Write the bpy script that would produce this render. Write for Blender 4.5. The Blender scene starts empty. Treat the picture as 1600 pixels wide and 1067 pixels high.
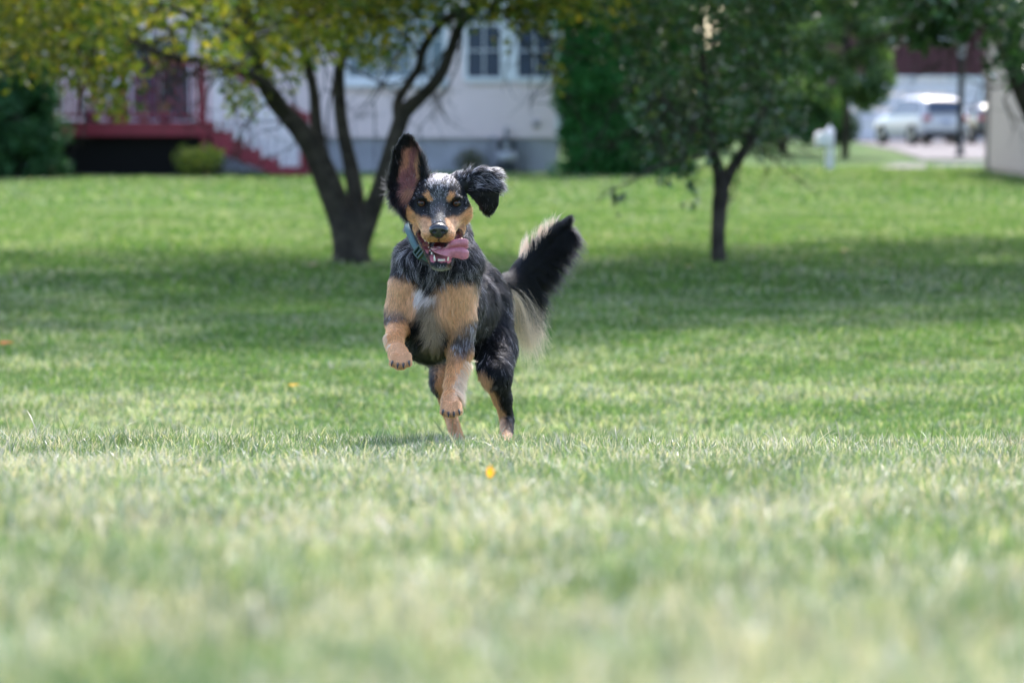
import bpy, math, random
import numpy as np
from mathutils import Vector, kdtree
R = math.radians
rng = np.random.default_rng(7)
random.seed(7)
C = bpy.context.scene.collection
S = bpy.context.scene

# ------------------------------------------------------------------ camera
F = 4444.0                       # focal length in photo pixels (100 mm on 36 mm film, 1600 px wide)
CAMZ = 1.05
TILT = math.atan((533.5-180)/F)
cam = bpy.data.cameras.new('camera'); camo = bpy.data.objects.new('camera', cam); C.objects.link(camo)
camo.location = (0, 0, CAMZ); camo.rotation_euler = (R(90)-TILT, 0, 0)
cam.lens = 100; cam.sensor_width = 36; cam.clip_start = 0.1; cam.clip_end = 3000
cam.dof.use_dof = True; cam.dof.focus_distance = 6.03; cam.dof.aperture_fstop = 4.2; cam.dof.aperture_blades = 9
S.camera = camo
# ------------------------------------------------------------------ world and sun
SUN_EL, SUN_AZ = R(55), R(14)    # azimuth measured from +Y towards +X : the sun stands behind the trees
w = bpy.data.worlds.new('World'); S.world = w; w.use_nodes = True
nt = w.node_tree; bg = nt.nodes['Background']; sky = nt.nodes.new('ShaderNodeTexSky')
sky.sky_type = 'NISHITA'; sky.sun_disc = False; sky.sun_elevation = SUN_EL; sky.sun_rotation = SUN_AZ
sky.air_density = 1.0; sky.dust_density = 2.5; sky.ozone_density = 1.0
nt.links.new(sky.outputs[0], bg.inputs[0]); bg.inputs[1].default_value = 0.15
sd = Vector((math.cos(SUN_EL)*math.sin(SUN_AZ), math.cos(SUN_EL)*math.cos(SUN_AZ), math.sin(SUN_EL)))
sl = bpy.data.lights.new('sun', 'SUN'); sl.energy = 2.0; sl.angle = R(2.5); sl.color = (1.0, 0.97, 0.92)
so = bpy.data.objects.new('sun', sl); C.objects.link(so); so.rotation_euler = sd.to_track_quat('Z', 'Y').to_euler()
S.view_settings.view_transform = 'Standard'; S.view_settings.look = 'None'
S.view_settings.exposure = 1.95; S.view_settings.gamma = 1
S.cycles.use_denoising = True
S.cycles.max_bounces = 8; S.cycles.transparent_max_bounces = 16
S.cycles.sample_clamp_indirect = 6

# ------------------------------------------------------------------ helpers
def at(px, py, Y):
    """point of the place that lies at depth Y on the sight line through photo pixel (px, py)"""
    a = (px-800)/F; b = (533.5-py)/F
    d = Vector((a, math.cos(TILT)+b*math.sin(TILT), -math.sin(TILT)+b*math.cos(TILT)))
    return Vector((0, 0, CAMZ)) + d*(Y/d.y)
def X(px, Y): return at(px, 500, Y).x
def Z(py, Y): return at(800, py, Y).z

def smooth(a, b, x):
    t = np.clip((x-a)/(b-a), 0, 1); return t*t*(3-2*t)
def ground_z(x, y):
    x = np.asarray(x, float); y = np.asarray(y, float)
    s = smooth(6.15, 8.75, y)
    z = (1-s)*(0.302+0.085*np.clip(6.4-y, -3, 5.8))
    z = z + 0.006*np.sin(x*2.3+1)*np.sin(y*1.7) + 0.010*np.sin(x*0.9+2.0)*(1-s)
    return z

def new_mesh_obj(name, verts, faces, mat, parent=None, smooth_=True, col=None, matrix=None):
    """faces: (n,3) or (n,4) array, or a list of polygons"""
    me = bpy.data.meshes.new(name)
    verts = np.asarray(verts, np.float32).reshape(-1, 3)
    if isinstance(faces, np.ndarray):
        k = faces.shape[1]
        me.vertices.add(len(verts)); me.vertices.foreach_set('co', verts.ravel())
        me.loops.add(faces.size); me.loops.foreach_set('vertex_index', faces.astype(np.int32).ravel())
        me.polygons.add(len(faces)); me.polygons.foreach_set('loop_start', np.arange(0, faces.size, k, dtype=np.int32))
        me.update(calc_edges=True)
    else:
        me.from_pydata(verts.tolist(), [], faces); me.update()
    if smooth_: me.polygons.foreach_set('use_smooth', np.ones(len(me.polygons), bool))
    if col is not None:
        a = me.color_attributes.new('col', 'FLOAT_COLOR', 'POINT')
        c = np.ones((len(verts), 4), np.float32); c[:, :3] = col
        a.data.foreach_set('color', c.ravel())
    if mat: me.materials.append(mat)
    o = bpy.data.objects.new(name, me); C.objects.link(o)
    if parent: o.parent = parent
    return o

class MB:
    """collects simple solids, built as one mesh"""
    def __init__(s): s.v = []; s.f = []
    def add(s, v, f):
        n = len(s.v); s.v += [tuple(p) for p in v]; s.f += [[i+n for i in q] for q in f]; return s
    def box(s, x0, x1, y0, y1, z0, z1):
        v = [(x, y, z) for x in (x0, x1) for y in (y0, y1) for z in (z0, z1)]
        return s.add(v, [[0,1,3,2],[4,6,7,5],[0,4,5,1],[2,3,7,6],[0,2,6,4],[1,5,7,3]])
    def beam(s, a, b, wy, h):
        """bar from a to b in the XZ plane, width wy along Y, height h"""
        a = Vector(a); b = Vector(b)
        v = [p+Vector((0, sy*wy/2, sz*h/2)) for p in (a, b) for sy in (-1, 1) for sz in (-1, 1)]
        return s.add(v, [[0,1,3,2],[4,6,7,5],[0,4,5,1],[2,3,7,6],[0,2,6,4],[1,5,7,3]])
    def tube(s, pts, rad, n=8, cap=True):
        pts = [Vector(p) for p in pts]; k = len(pts)
        if not hasattr(rad, '__len__'): rad = [rad]*k
        ref = Vector((0.31, 0.9, 0.2)).normalized(); base = len(s.v)
        for i, p in enumerate(pts):
            t = (pts[min(i+1, k-1)]-pts[max(i-1, 0)]).normalized()
            u = t.cross(ref).normalized(); w_ = t.cross(u)
            for j in range(n):
                a = 2*math.pi*j/n
                s.v.append(tuple(p+(u*math.cos(a)+w_*math.sin(a))*rad[i]))
        for i in range(k-1):
            for j in range(n):
                a = base+i*n+j; b = base+i*n+(j+1) % n
                s.f.append([a, b, b+n, a+n])
        if cap:
            s.f.append([base+j for j in range(n)][::-1]); s.f.append([base+(k-1)*n+j for j in range(n)])
        return s
    def lathe(s, c, prof, n=20):
        """prof: list of (r, z) about the vertical through c"""
        base = len(s.v)
        for r, z in prof:
            for j in range(n):
                a = 2*math.pi*j/n; s.v.append((c[0]+r*math.cos(a), c[1]+r*math.sin(a), c[2]+z))
        for i in range(len(prof)-1):
            for j in range(n):
                a = base+i*n+j; b = base+i*n+(j+1) % n; s.f.append([a, b, b+n, a+n])
        s.f.append([base+j for j in range(n)][::-1]); s.f.append([base+(len(prof)-1)*n+j for j in range(n)])
        return s
    def build(s, name, mat, parent=None, smooth_=False, bevel=0):
        o = new_mesh_obj(name, s.v, s.f, mat, parent, smooth_)
        if bevel:
            m = o.modifiers.new('bevel', 'BEVEL'); m.width = bevel; m.segments = 2; m.limit_method = 'ANGLE'
        return o

def tag(o, label=None, cat=None, group=None, kind=None):
    if label: o['label'] = label
    if cat: o['category'] = cat
    if group: o['group'] = group
    if kind: o['kind'] = kind
    return o
def thing(name, loc, label, cat, group=None):
    o = bpy.data.objects.new(name, None); C.objects.link(o); o.empty_display_size = 0.1
    
    tag(o, label, cat, group)
    return o
def structure(o): o['kind'] = 'structure'; return o

def catmull(pts, n=6):
    """pts: list of tuples (any dimension) -> smoothed list"""
    P = np.array(pts, float); P = np.vstack([2*P[0]-P[1], P, 2*P[-1]-P[-2]]); out = []
    for i in range(1, len(P)-2):
        for k in range(n):
            t = k/n
            out.append(0.5*((2*P[i])+(-P[i-1]+P[i+1])*t+(2*P[i-1]-5*P[i]+4*P[i+1]-P[i+2])*t*t+(-P[i-1]+3*P[i]-3*P[i+1]+P[i+2])*t**3))
    out.append(P[-2]); return np.array(out)

# ------------------------------------------------------------------ materials
def mat(name, color, rough=0.6, spec=0.4, var=0.0, scale=6.0, bump=0.0, bscale=40.0, metallic=0.0, coat=0.0, color2=None):
    m = bpy.data.materials.new(name); m.use_nodes = True
    n = m.node_tree.nodes; l = m.node_tree.links; b = n['Principled BSDF']
    b.inputs['Roughness'].default_value = rough; b.inputs['Specular IOR Level'].default_value = spec
    b.inputs['Metallic'].default_value = metallic; b.inputs['Coat Weight'].default_value = coat
    tc = n.new('ShaderNodeTexCoord')
    c2 = color2 or tuple(c*(1-var) for c in color)
    if var or color2:
        no = n.new('ShaderNodeTexNoise'); no.inputs['Scale'].default_value = scale; no.inputs['Detail'].default_value = 6
        no.inputs['Roughness'].default_value = 0.65
        l.new(tc.outputs['Object'], no.inputs['Vector'])
        cr = n.new('ShaderNodeValToRGB'); cr.color_ramp.elements[0].position = 0.35; cr.color_ramp.elements[1].position = 0.68
        cr.color_ramp.elements[0].color = (*c2, 1); cr.color_ramp.elements[1].color = (*color, 1)
        l.new(no.outputs[0], cr.inputs[0]); l.new(cr.outputs[0], b.inputs['Base Color'])
    else: b.inputs['Base Color'].default_value = (*color, 1)
    if bump:
        nb = n.new('ShaderNodeTexNoise'); nb.inputs['Scale'].default_value = bscale; nb.inputs['Detail'].default_value = 5
        l.new(tc.outputs['Object'], nb.inputs['Vector'])
        bp = n.new('ShaderNodeBump'); bp.inputs['Strength'].default_value = bump; bp.inputs['Distance'].default_value = 0.02
        l.new(nb.outputs[0], bp.inputs['Height']); l.new(bp.outputs[0], b.inputs['Normal'])
    return m
def leaf_mat(name, trans=0.45, rough=0.45, spec=0.5, tint=(1, 1, 1)):
    m = bpy.data.materials.new(name); m.use_nodes = True
    n = m.node_tree.nodes; l = m.node_tree.links; b = n['Principled BSDF']
    at_ = n.new('ShaderNodeAttribute'); at_.attribute_name = 'col'
    l.new(at_.outputs['Color'], b.inputs['Base Color'])
    b.inputs['Roughness'].default_value = rough; b.inputs['Specular IOR Level'].default_value = spec
    tr = n.new('ShaderNodeBsdfTranslucent'); mx = n.new('ShaderNodeMixShader'); mx.inputs[0].default_value = trans
    mul = n.new('ShaderNodeMix'); mul.data_type = 'RGBA'; mul.blend_type = 'MULTIPLY'; mul.inputs[0].default_value = 1
    l.new(at_.outputs['Color'], mul.inputs[6]); mul.inputs[7].default_value = (1.5*tint[0], 1.5*tint[1], 0.7*tint[2], 1)
    l.new(mul.outputs[2], tr.inputs[0])
    l.new(b.outputs[0], mx.inputs[1]); l.new(tr.outputs[0], mx.inputs[2])
    l.new(mx.outputs[0], n['Material Output'].inputs[0])
    return m
# ================================================================== ground
def lawn_material():
    m = bpy.data.materials.new('lawn_soil'); m.use_nodes = True
    n = m.node_tree.nodes; l = m.node_tree.links; b = n['Principled BSDF']
    b.inputs['Roughness'].default_value = 0.9; b.inputs['Specular IOR Level'].default_value = 0.15
    g = n.new('ShaderNodeNewGeometry')
    def noise(scale, detail=4, stretch=(1, 1, 1)):
        mp = n.new('ShaderNodeMapping'); mp.inputs['Scale'].default_value = stretch
        l.new(g.outputs['Position'], mp.inputs[0])
        t = n.new('ShaderNodeTexNoise'); t.inputs['Scale'].default_value = scale; t.inputs['Detail'].default_value = detail
        l.new(mp.outputs[0], t.inputs['Vector']); return t
    a = noise(0.55, 5, (1, 0.45, 1)); c = noise(9, 6)
    r1 = n.new('ShaderNodeValToRGB'); e = r1.color_ramp.elements
    e[0].position = 0.3; e[0].color = (0.045, 0.12, 0.025, 1); e[1].position = 0.72; e[1].color = (0.16, 0.20, 0.06, 1)
    x = e.new(0.5); x.color = (0.075, 0.155, 0.03, 1)
    l.new(a.outputs[0], r1.inputs[0])
    mx = n.new('ShaderNodeMix'); mx.data_type = 'RGBA'; mx.blend_type = 'MULTIPLY'; mx.inputs[0].default_value = 0.7
    r2 = n.new('ShaderNodeValToRGB'); e = r2.color_ramp.elements
    e[0].position = 0.3; e[0].color = (0.22, 0.23, 0.16, 1); e[1].position = 0.7; e[1].color = (.62, .58, .50, 1)
    l.new(c.outputs[0], r2.inputs[0]); l.new(r1.outputs[0], mx.inputs[6]); l.new(r2.outputs[0], mx.inputs[7])
    l.new(mx.outputs[2], b.inputs['Base Color'])
    bp = n.new('ShaderNodeBump'); bp.inputs['Strength'].default_value = 0.8; bp.inputs['Distance'].default_value = 0.03
    c2 = noise(30, 4); l.new(c2.outputs[0], bp.inputs['Height']); l.new(bp.outputs[0], b.inputs['Normal'])
    return m
gx = np.concatenate([np.linspace(-400, -12, 14), np.linspace(-11, 11, 90), np.linspace(12, 400, 14)])
gy = np.concatenate([np.linspace(-60, 0, 8), np.linspace(0.5, 12, 116), np.linspace(12.6, 60, 70), np.linspace(64, 900, 30)])
GX, GY = np.meshgrid(gx, gy, indexing='ij'); GZ = ground_z(GX, GY)
nx, ny = GX.shape
idx = np.arange(nx*ny).reshape(nx, ny)
fq = np.stack([idx[:-1, :-1], idx[1:, :-1], idx[1:, 1:], idx[:-1, 1:]], -1).reshape(-1, 4)
structure(new_mesh_obj('lawn', np.stack([GX, GY, GZ], -1).reshape(-1, 3), fq, lawn_material()))

# value noise for numpy (patchiness of the turf)
_tab = np.random.default_rng(3).random((256, 256))
def vnoise(x, y, s):
    x = np.asarray(x)*s+100; y = np.asarray(y)*s+100
    xi = np.floor(x).astype(int); yi = np.floor(y).astype(int); fx = x-xi; fy = y-yi
    fx = fx*fx*(3-2*fx); fy = fy*fy*(3-2*fy)
    g = lambda i, j: _tab[i % 256, j % 256]
    return (g(xi, yi)*(1-fx)+g(xi+1, yi)*fx)*(1-fy)+(g(xi, yi+1)*(1-fx)+g(xi+1, yi+1)*fx)*fy

PALG = np.array([(0.040, 0.125, 0.018), (0.065, 0.18, 0.022), (0.11, 0.235, 0.03), (0.17, 0.27, 0.055)])
DRY = np.array([(0.60, 0.54, 0.51), (0.54, 0.50, 0.47), (0.44, 0.48, 0.42)])
def grass(name, y0, y1, dens, h0, h1, wd, label, k=0.215, margin=1.0, tall=0.01, mt=None):
    area = (k*(y1*y1-y0*y0)+2*margin*(y1-y0)); n = int(area*dens)
    # uniform in the trapezoid
    y = np.empty(0); x = np.empty(0)
    while len(y) < n:
        yy = rng.uniform(y0, y1, n); hw = k*y1+margin; xx = rng.uniform(-hw, hw, n)
        ok = np.abs(xx) < k*yy+margin
        y = np.append(y, yy[ok]); x = np.append(x, xx[ok])
    y = y[:n]; x = x[:n]
    patch = vnoise(x, y, 1.6)*0.55+vnoise(x+9, y, 4.7)*0.3+vnoise(x, y+5, 14)*0.15
    pale = (.38-.08*smooth(6.6, 9.5, y)-.20*smooth(10.5, 14, y)); dryness = 1.1-.15*smooth(6.6, 9.5, y)-.55*smooth(10.5, 14, y)
    if y0 < 6: patch = vnoise(x, y, 1.6)*0.32+vnoise(x+9, y*.6, 6.7)*0.36+vnoise(x, y+5, 19)*0.32
    keep = rng.random(n) < 0.35+1.1*vnoise(x+3, y+3, 9)
    x, y, patch, pale, dryness = x[keep], y[keep], patch[keep], pale[keep], dryness[keep]; n = len(x)
    z = ground_z(x, y)
    h = rng.uniform(h0, h1, n)*(0.65+0.7*vnoise(x, y, 6.3)); tl = rng.random(n) < tall; h[tl] *= rng.uniform(1.3, 2.1, tl.sum())
    w_ = wd*rng.uniform(0.6, 1.3, n); az = rng.uniform(0, 2*np.pi, n); lean = np.abs(rng.normal(0, 0.55, n))+0.08
    la = rng.uniform(0, 2*np.pi, n)
    dx, dy = np.cos(la)*lean, np.sin(la)*lean
    sx, sy = np.cos(az)*w_*0.5, np.sin(az)*w_*0.5
    ts = [0, 0.45, 0.8, 1.0]; V = []
    for i, t in enumerate(ts):
        cx = x+dx*h*t*t; cy = y+dy*h*t*t; cz = z-0.004+h*t*(1-0.25*lean*t)
        q = (1, 0.85, 0.5, 0)[i]
        if i < 3:
            V.append(np.stack([cx-sx*q, cy-sy*q, cz], -1)); V.append(np.stack([cx+sx*q, cy+sy*q, cz], -1))
        else: V.append(np.stack([cx, cy, cz], -1))
    V = np.stack(V, 1)                                   # n,7,3
    b = np.arange(n)[:, None]*7
    f = np.concatenate([b+np.array([[0, 1, 3]]), b+np.array([[0, 3, 2]]), b+np.array([[2, 3, 5]]), b+np.array([[2, 5, 4]]), b+np.array([[4, 5, 6]])], 0)
    c = PALG[rng.integers(0, 4, n)]*rng.uniform(0.75, 1.25, (n, 1))
    c = c*(1-pale[:, None])+np.array((.35, .385, .33))*pale[:, None]*rng.uniform(.6, 1.2, (n, 1))
    wdry = np.clip((patch-0.42)*4.2, 0.06, 0.95)*dryness
    dry = rng.random(n) < wdry*0.75
    c[dry] = DRY[rng.integers(0, 3, dry.sum())]*rng.uniform(0.7, 1.15, (dry.sum(), 1))
    c *= (.55+.42*(vnoise(x+5, y+8, 9)+vnoise(x, y+2, 27)))[:, None]
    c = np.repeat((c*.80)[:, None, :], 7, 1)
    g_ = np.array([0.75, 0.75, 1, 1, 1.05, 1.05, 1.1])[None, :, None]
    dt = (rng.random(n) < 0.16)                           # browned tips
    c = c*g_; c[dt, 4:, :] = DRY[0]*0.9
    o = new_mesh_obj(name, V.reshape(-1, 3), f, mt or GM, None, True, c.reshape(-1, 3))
    o['kind'] = 'stuff'; tag(o, label, 'grass'); return o
GM = leaf_mat('grass_blade', 0.35, 0.40, 0.5, (.97, .97, .98)); GM2_ = leaf_mat('far_grass_blade', 0.40, 0.6, 0.22, (.90, 1.0, .84))
grass('grass', 0.9, 8.2, 15000, 0.013, 0.041, 0.0026, 'short mown grass on the near crest of the lawn', tall=0.03)
grass('grass', 8.2, 16.5, 5000, 0.018, 0.042, 0.0046, 'lawn grass in the tree shade behind the dog', margin=0.8, mt=GM2_)
grass('grass', 16.5, 33.0, 1250, 0.022, 0.048, 0.009, 'lawn grass around the tree trunks', margin=1.0, mt=GM2_)
grass('grass', 33.0, 58.0, 260, 0.03, 0.055, 0.022, 'far lawn grass in front of the houses', margin=1.0, mt=GM2_)

# ================================================================== foliage
def leaves(cen, size, col, parent, name, m, aspect=0.55, droop=0.3, jit=0.25, flat=0.0):
    """cen (n,3), size (n,), col (n,3): one small folded leaf each"""
    n = len(cen)
    d = rng.normal(size=(n, 3)); d[:, 2] -= droop; d /= np.linalg.norm(d, axis=1)[:, None]
    u = rng.normal(size=(n, 3)); u[:, 2] *= (1-flat)
    s = np.cross(d, u); s /= np.linalg.norm(s, axis=1)[:, None]+1e-9
    nn = np.cross(d, s)
    L = size[:, None]
    V = np.stack([cen-d*L*0.5, cen+s*L*aspect*0.5-d*L*0.08+nn*L*0.08, cen+d*L*0.5, cen-s*L*aspect*0.5-d*L*0.08+nn*L*0.08], 1)
    b = np.arange(n)[:, None]*4
    f = np.concatenate([b+np.array([[0, 1, 2]]), b+np.array([[0, 2, 3]])], 0)
    c = np.repeat((col*(1+rng.uniform(-jit, jit, (n, 1))))[:, None, :], 4, 1)
    return new_mesh_obj(name, V.reshape(-1, 3), f, m, parent, False, c.reshape(-1, 3))
def clump_points(centres, radii, per):
    """per points round each centre, denser outside"""
    radii = np.asarray(radii, float); k = np.maximum(4, (per*np.clip((radii/.27)**2, .03, 1.6))).astype(int)
    P = np.repeat(np.asarray(centres, float).reshape(-1, 3), k, 0); r = np.repeat(radii*1.12, k)
    d = rng.normal(size=P.shape); d /= np.linalg.norm(d, axis=1)[:, None]
    return P + d*(r*rng.random(len(P))**0.45)[:, None]
def pick(pal, n, wts=None):
    pal = np.array(pal); return pal[rng.choice(len(pal), n, p=wts)]

BARK = mat('bark', (0.085, 0.072, 0.062), 0.9, 0.2, color2=(0.026, 0.022, 0.02), scale=9, bump=0.9, bscale=26)
LEAF = leaf_mat('tree_leaf', 0.5, 0.45, 0.4)
LEAFG = leaf_mat('glossy_leaf', 0.25, 0.28, 0.7)
def limb(mb, pts, n=10, sm=5, wob=0.0):
    """pts: (px, py, Y, diameter in px)"""
    P = [tuple(at(p[0], p[1], p[2]))+(p[3]*p[2]/F/2,) for p in pts]
    Q = catmull(P, sm)
    if wob: Q[:, 3] *= 1+wob*np.sin(np.arange(len(Q))*1.3)
    mb.tube([q[:3] for q in Q], [max(q[3], 0.004) for q in Q], n)
def twig(mb, p, d, L, r, depth=2):
    p = Vector(p); d = Vector(d).normalized(); pts = [p]
    for i in range(4):
        d = (d+Vector(rng.normal(0, 0.22, 3))).normalized(); pts.append(pts[-1]+d*L/4)
    mb.tube(pts, [r*(1-i*0.19) for i in range(5)], 5, False)
    if depth:
        for k in range(3):
            q = pts[1+k]; dd = (d+Vector(rng.normal(0, 0.75, 3))).normalized(); twig(mb, q, dd, L*0.6, r*0.5, depth-1)

# ---------------- left tree, several stems, yellow-green
t = thing('crabapple_tree', (0, 0, 0), 'multi-stemmed tree with yellow-green leaves, splitting low into forked dark stems', 'tree')
Yt = 20.3
mb = MB()
limb(mb, [(549, 420, Yt, 74), (549, 408, Yt, 62), (548, 385, Yt, 57), (546, 355, Yt, 60), (543, 330, Yt, 56)], 14)
limb(mb, [(540, 372, Yt, 40), (531, 335, Yt, 42), (512, 285, Yt-.1, 40), (490, 235, Yt-.2, 36), (462, 195, Yt-.3, 31), (430, 160, Yt-.4, 26), (408, 120, Yt-.5, 22), (398, 80, Yt-.5, 19), (388, 35, Yt-.5, 17), (372, -10, Yt-.5, 14), (350, -90, Yt-.5, 9)], 12)
limb(mb, [(455, 185, Yt-.3, 17), (420, 135, Yt-.9, 15), (370, 108, Yt-1.3, 14), (320, 96, Yt-1.5, 12), (270, 90, Yt-1.7, 11), (215, 72, Yt-1.9, 9), (170, 48, Yt-2, 7), (110, 40, Yt-2.2, 4)], 8)
limb(mb, [(512, 290, Yt+.1, 22), (501, 240, Yt+.3, 21), (494, 190, Yt+.4, 19), (490, 140, Yt+.5, 16), (478, 90, Yt+.6, 15), (470, 40, Yt+.6, 12), (480, -40, Yt+.6, 8)], 10)
limb(mb, [(556, 365, Yt, 34), (556, 310, Yt+.1, 28), (548, 260, Yt+.2, 24), (536, 205, Yt+.2, 21), (530, 150, Yt+.3, 20), (531, 105, Yt+.3, 18), (545, 60, Yt+.4, 13), (560, 0, Yt+.4, 10), (575, -80, Yt+.5, 6)], 10)
limb(mb, [(560, 385, Yt, 36), (574, 345, Yt, 34), (590, 305, Yt-.1, 28), (606, 255, Yt-.2, 27), (621, 205, Yt-.2, 26), (633, 175, Yt-.2, 25), (662, 148, Yt-.3, 20), (688, 118, Yt-.4, 19), (704, 80, Yt-.4, 17), (718, 42, Yt-.5, 17), (742, 12, Yt-.5, 16), (775, -40, Yt-.6, 12), (800, -110, Yt-.6, 7)], 12)
limb(mb, [(624, 195, Yt-.2, 19), (622, 160, Yt, 16), (640, 128, Yt+.2, 14), (655, 105, Yt+.2, 14), (660, 80, Yt+.2, 14), (682, 45, Yt+.1, 14), (712, 22, Yt-.1, 15), (738, 14, Yt-.4, 14)], 9)
limb(mb, [(735, 16, Yt-.5, 12), (760, 10, Yt-.7, 9), (785, 18, Yt-.9, 7), (800, 36, Yt-1, 5), (835, 42, Yt-1.1, 4)], 7)
limb(mb, [(400, 90, Yt-.5, 13), (380, 60, Yt-.9, 11), (345, 40, Yt-1.2, 9), (305, 28, Yt-1.5, 8), (250, 5, Yt-1.6, 6)], 7)
ends = [(110, 40, 18.1), (215, 72, 18.4), (270, 90, 18.6), (320, 96, 18.8), (250, 5, 18.7), (372, -10, 19.8), (398, 60, 19.8), (430, 150, 19.9), (470, 40, 20.9), (480, -40, 20.9), (560, 0, 20.7), (531, 100, 20.6), (720, 30, 19.8), (785, 18, 19.4), (835, 42, 19.2), (775, -40, 19.7), (640, 60, 20.5), (160, 30, 18)]
for e in ends:
    for k in range(3): twig(mb, at(*e), rng.normal(0, 1, 3)+np.array([0, 0, -.15]), 0.7, 0.012, 2)
mb.build('trunk', BARK, t, True)
# crown: what hangs into the view, and the wide dome above it
cs = []; rs = []
def zone(n, x0, x1, y0, y1, Y0, Y1, r0=.16, r1=.34):
    for _ in range(n):
        cs.append(at(rng.uniform(x0, x1), rng.uniform(y0, y1), rng.uniform(Y0, Y1))); rs.append(rng.uniform(r0, r1))
zone(64, -120, 345, -60, 45, 17, 22); zone(18, -60, 190, 40, 85, 17.5, 21); zone(8, 100, 200, 85, 145, 17.8, 19.5, .12, .22); zone(3, 0, 80, 80, 110, 17.5, 20, .1, .2)
zone(5, 125, 185, 140, 185, 18, 19, .10, .18); zone(5, 250, 330, 50, 85, 18, 19.5, .1, .2)
zone(46, 400, 640, -50, 40, 18.6, 22); zone(15, 410, 600, 40, 82, 18.8, 21.8, .10, .22); zone(8, 340, 410, 45, 110, 18.5, 20, .1, .18)
zone(7, 350, 430, 115, 165, 19, 20, .07, .14); zone(4, 425, 450, 85, 130, 19, 20, .09, .16); zone(6, 560, 640, 70, 115, 19, 21, .08, .16)
zone(8, 640, 750, -50, 2, 18.6, 22, .12, .2); zone(24, 750, 980, -50, 18, 18, 21, .14, .28); zone(6, 775, 870, 10, 45, 18.5, 20, .08, .13); zone(5, 845, 880, 55, 130, 18.6, 19.6, .06, .11)
nv = len(cs)
for _ in range(520):                                   # dome above the frame
    a = rng.uniform(0, 2*math.pi); q = math.sqrt(rng.random()); z = 2.6+rng.random()**1.1*3.3
    rr = 5.4*math.sqrt(max(0.05, 1-((z-3.4)/3.9)**2))*q
    cs.append(Vector((-1.6+rr*math.cos(a)*1.15, 19.3+rr*math.sin(a)*(1 if a < math.pi else .72), z))); rs.append(rng.uniform(.25, .5))
P = clump_points(cs, rs, 105); P = P[P[:, 2] > 0.9]
n = len(P); big = np.clip((P[:, 2]-2.7)/.6, 0, 1); tone = vnoise(P[:, 0], P[:, 2]+P[:, 1]*.3, 1.4)
col = pick([(0.17, 0.21, 0.035), (0.27, 0.27, 0.042), (0.42, 0.34, 0.05), (0.075, 0.13, 0.028)], n, [.4, .25, .10, .25])*(0.45+1.1*tone)[:, None]
leaves(P, rng.uniform(.045, .085, n)*(1+big*.55), col, t, 'crown', LEAF)

# ---------------- right tree, darker glossy
t = thing('pear_tree', (0, 0, 0), 'small dark glossy-leaved tree on one slim trunk with low drooping twigs', 'tree')
Yr = 20.2
mb = MB()
limb(mb, [(1124, 420, Yr, 30), (1123, 405, Yr, 25), (1122, 370, Yr, 23), (1124, 330, Yr, 25), (1127, 298, Yr, 27), (1124, 270, Yr, 22), (1112, 235, Yr, 18), (1105, 190, Yr, 15), (1100, 120, Yr, 12), (1095, 20, Yr, 9)], 12)
limb(mb, [(1128, 300, Yr, 20), (1145, 262, Yr, 18), (1165, 232, Yr, 17), (1180, 200, Yr+.1, 13), (1205, 140, Yr+.2, 10), (1230, 60, Yr+.2, 7)], 9)
limb(mb, [(1116, 240, Yr, 12), (1080, 200, Yr-.4, 10), (1040, 160, Yr-.7, 8), (1000, 120, Yr-1, 5)], 7)
limb(mb, [(1110, 240, Yr, 9), (1070, 250, Yr-.7, 7), (1020, 262, Yr-1.1, 5), (985, 285, Yr-1.3, 3.5), (950, 300, Yr-1.4, 2.5), (930, 318, Yr-1.4, 2)], 6)
for e in [(1040, 160, 19.5), (1000, 120, 19.2), (1205, 140, 20.4), (1100, 120, 20.2), (1165, 210, 20.2), (1070, 250, 19.5)]:
    for k in range(4): twig(mb, at(*e), rng.normal(0, 1, 3), 0.6, 0.010, 2)
mb.build('trunk', BARK, t, True)
cs = []; rs = []
zone(27, 985, 1240, 60, 150, 19, 21.4, .15, .3); zone(26, 960, 1250, -50, 60, 19, 21.5, .16, .32); zone(18, 1010, 1215, 150, 205, 19.2, 21, .12, .24)
zone(7, 1080, 1200, 205, 235, 19.4, 20.6, .08, .16); zone(8, 1035, 1105, 200, 262, 19.2, 20.4, .10, .18); zone(4, 1070, 1105, 260, 318, 19.4, 20.3, .06, .12)
zone(8, 970, 1030, 120, 215, 18.8, 20, .09, .17); zone(5, 985, 1035, 230, 285, 18.8, 19.4, .05, .09); zone(3, 925, 970, 300, 330, 18.7, 18.95, .03, .06); zone(4, 1195, 1240, 150, 215, 19.6, 20.6, .09, .15)
for _ in range(300):
    a = rng.uniform(0, 2*math.pi); q = math.sqrt(rng.random()); z = 2.0+rng.random()**1.2*3.0
    rr = 3.0*math.sqrt(max(0.05, 1-((z-2.6)/3.3)**2))*q
    cs.append(Vector((1.5+rr*math.cos(a), 20+rr*math.sin(a)*(1 if a < math.pi else .8), z))); rs.append(rng.uniform(.22, .42))
P = clump_points(cs, rs, 95); n = len(P); big = np.clip((P[:, 2]-2.7)/.6, 0, 1)
col = pick([(0.045, 0.10, 0.038), (0.07, 0.15, 0.055), (0.15, 0.20, 0.04), (0.03, 0.065, 0.03)], n, [.4, .32, .08, .2])
leaves(P, rng.uniform(.045, .085, n)*(1+big*.55), col, t, 'crown', LEAFG)

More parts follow.
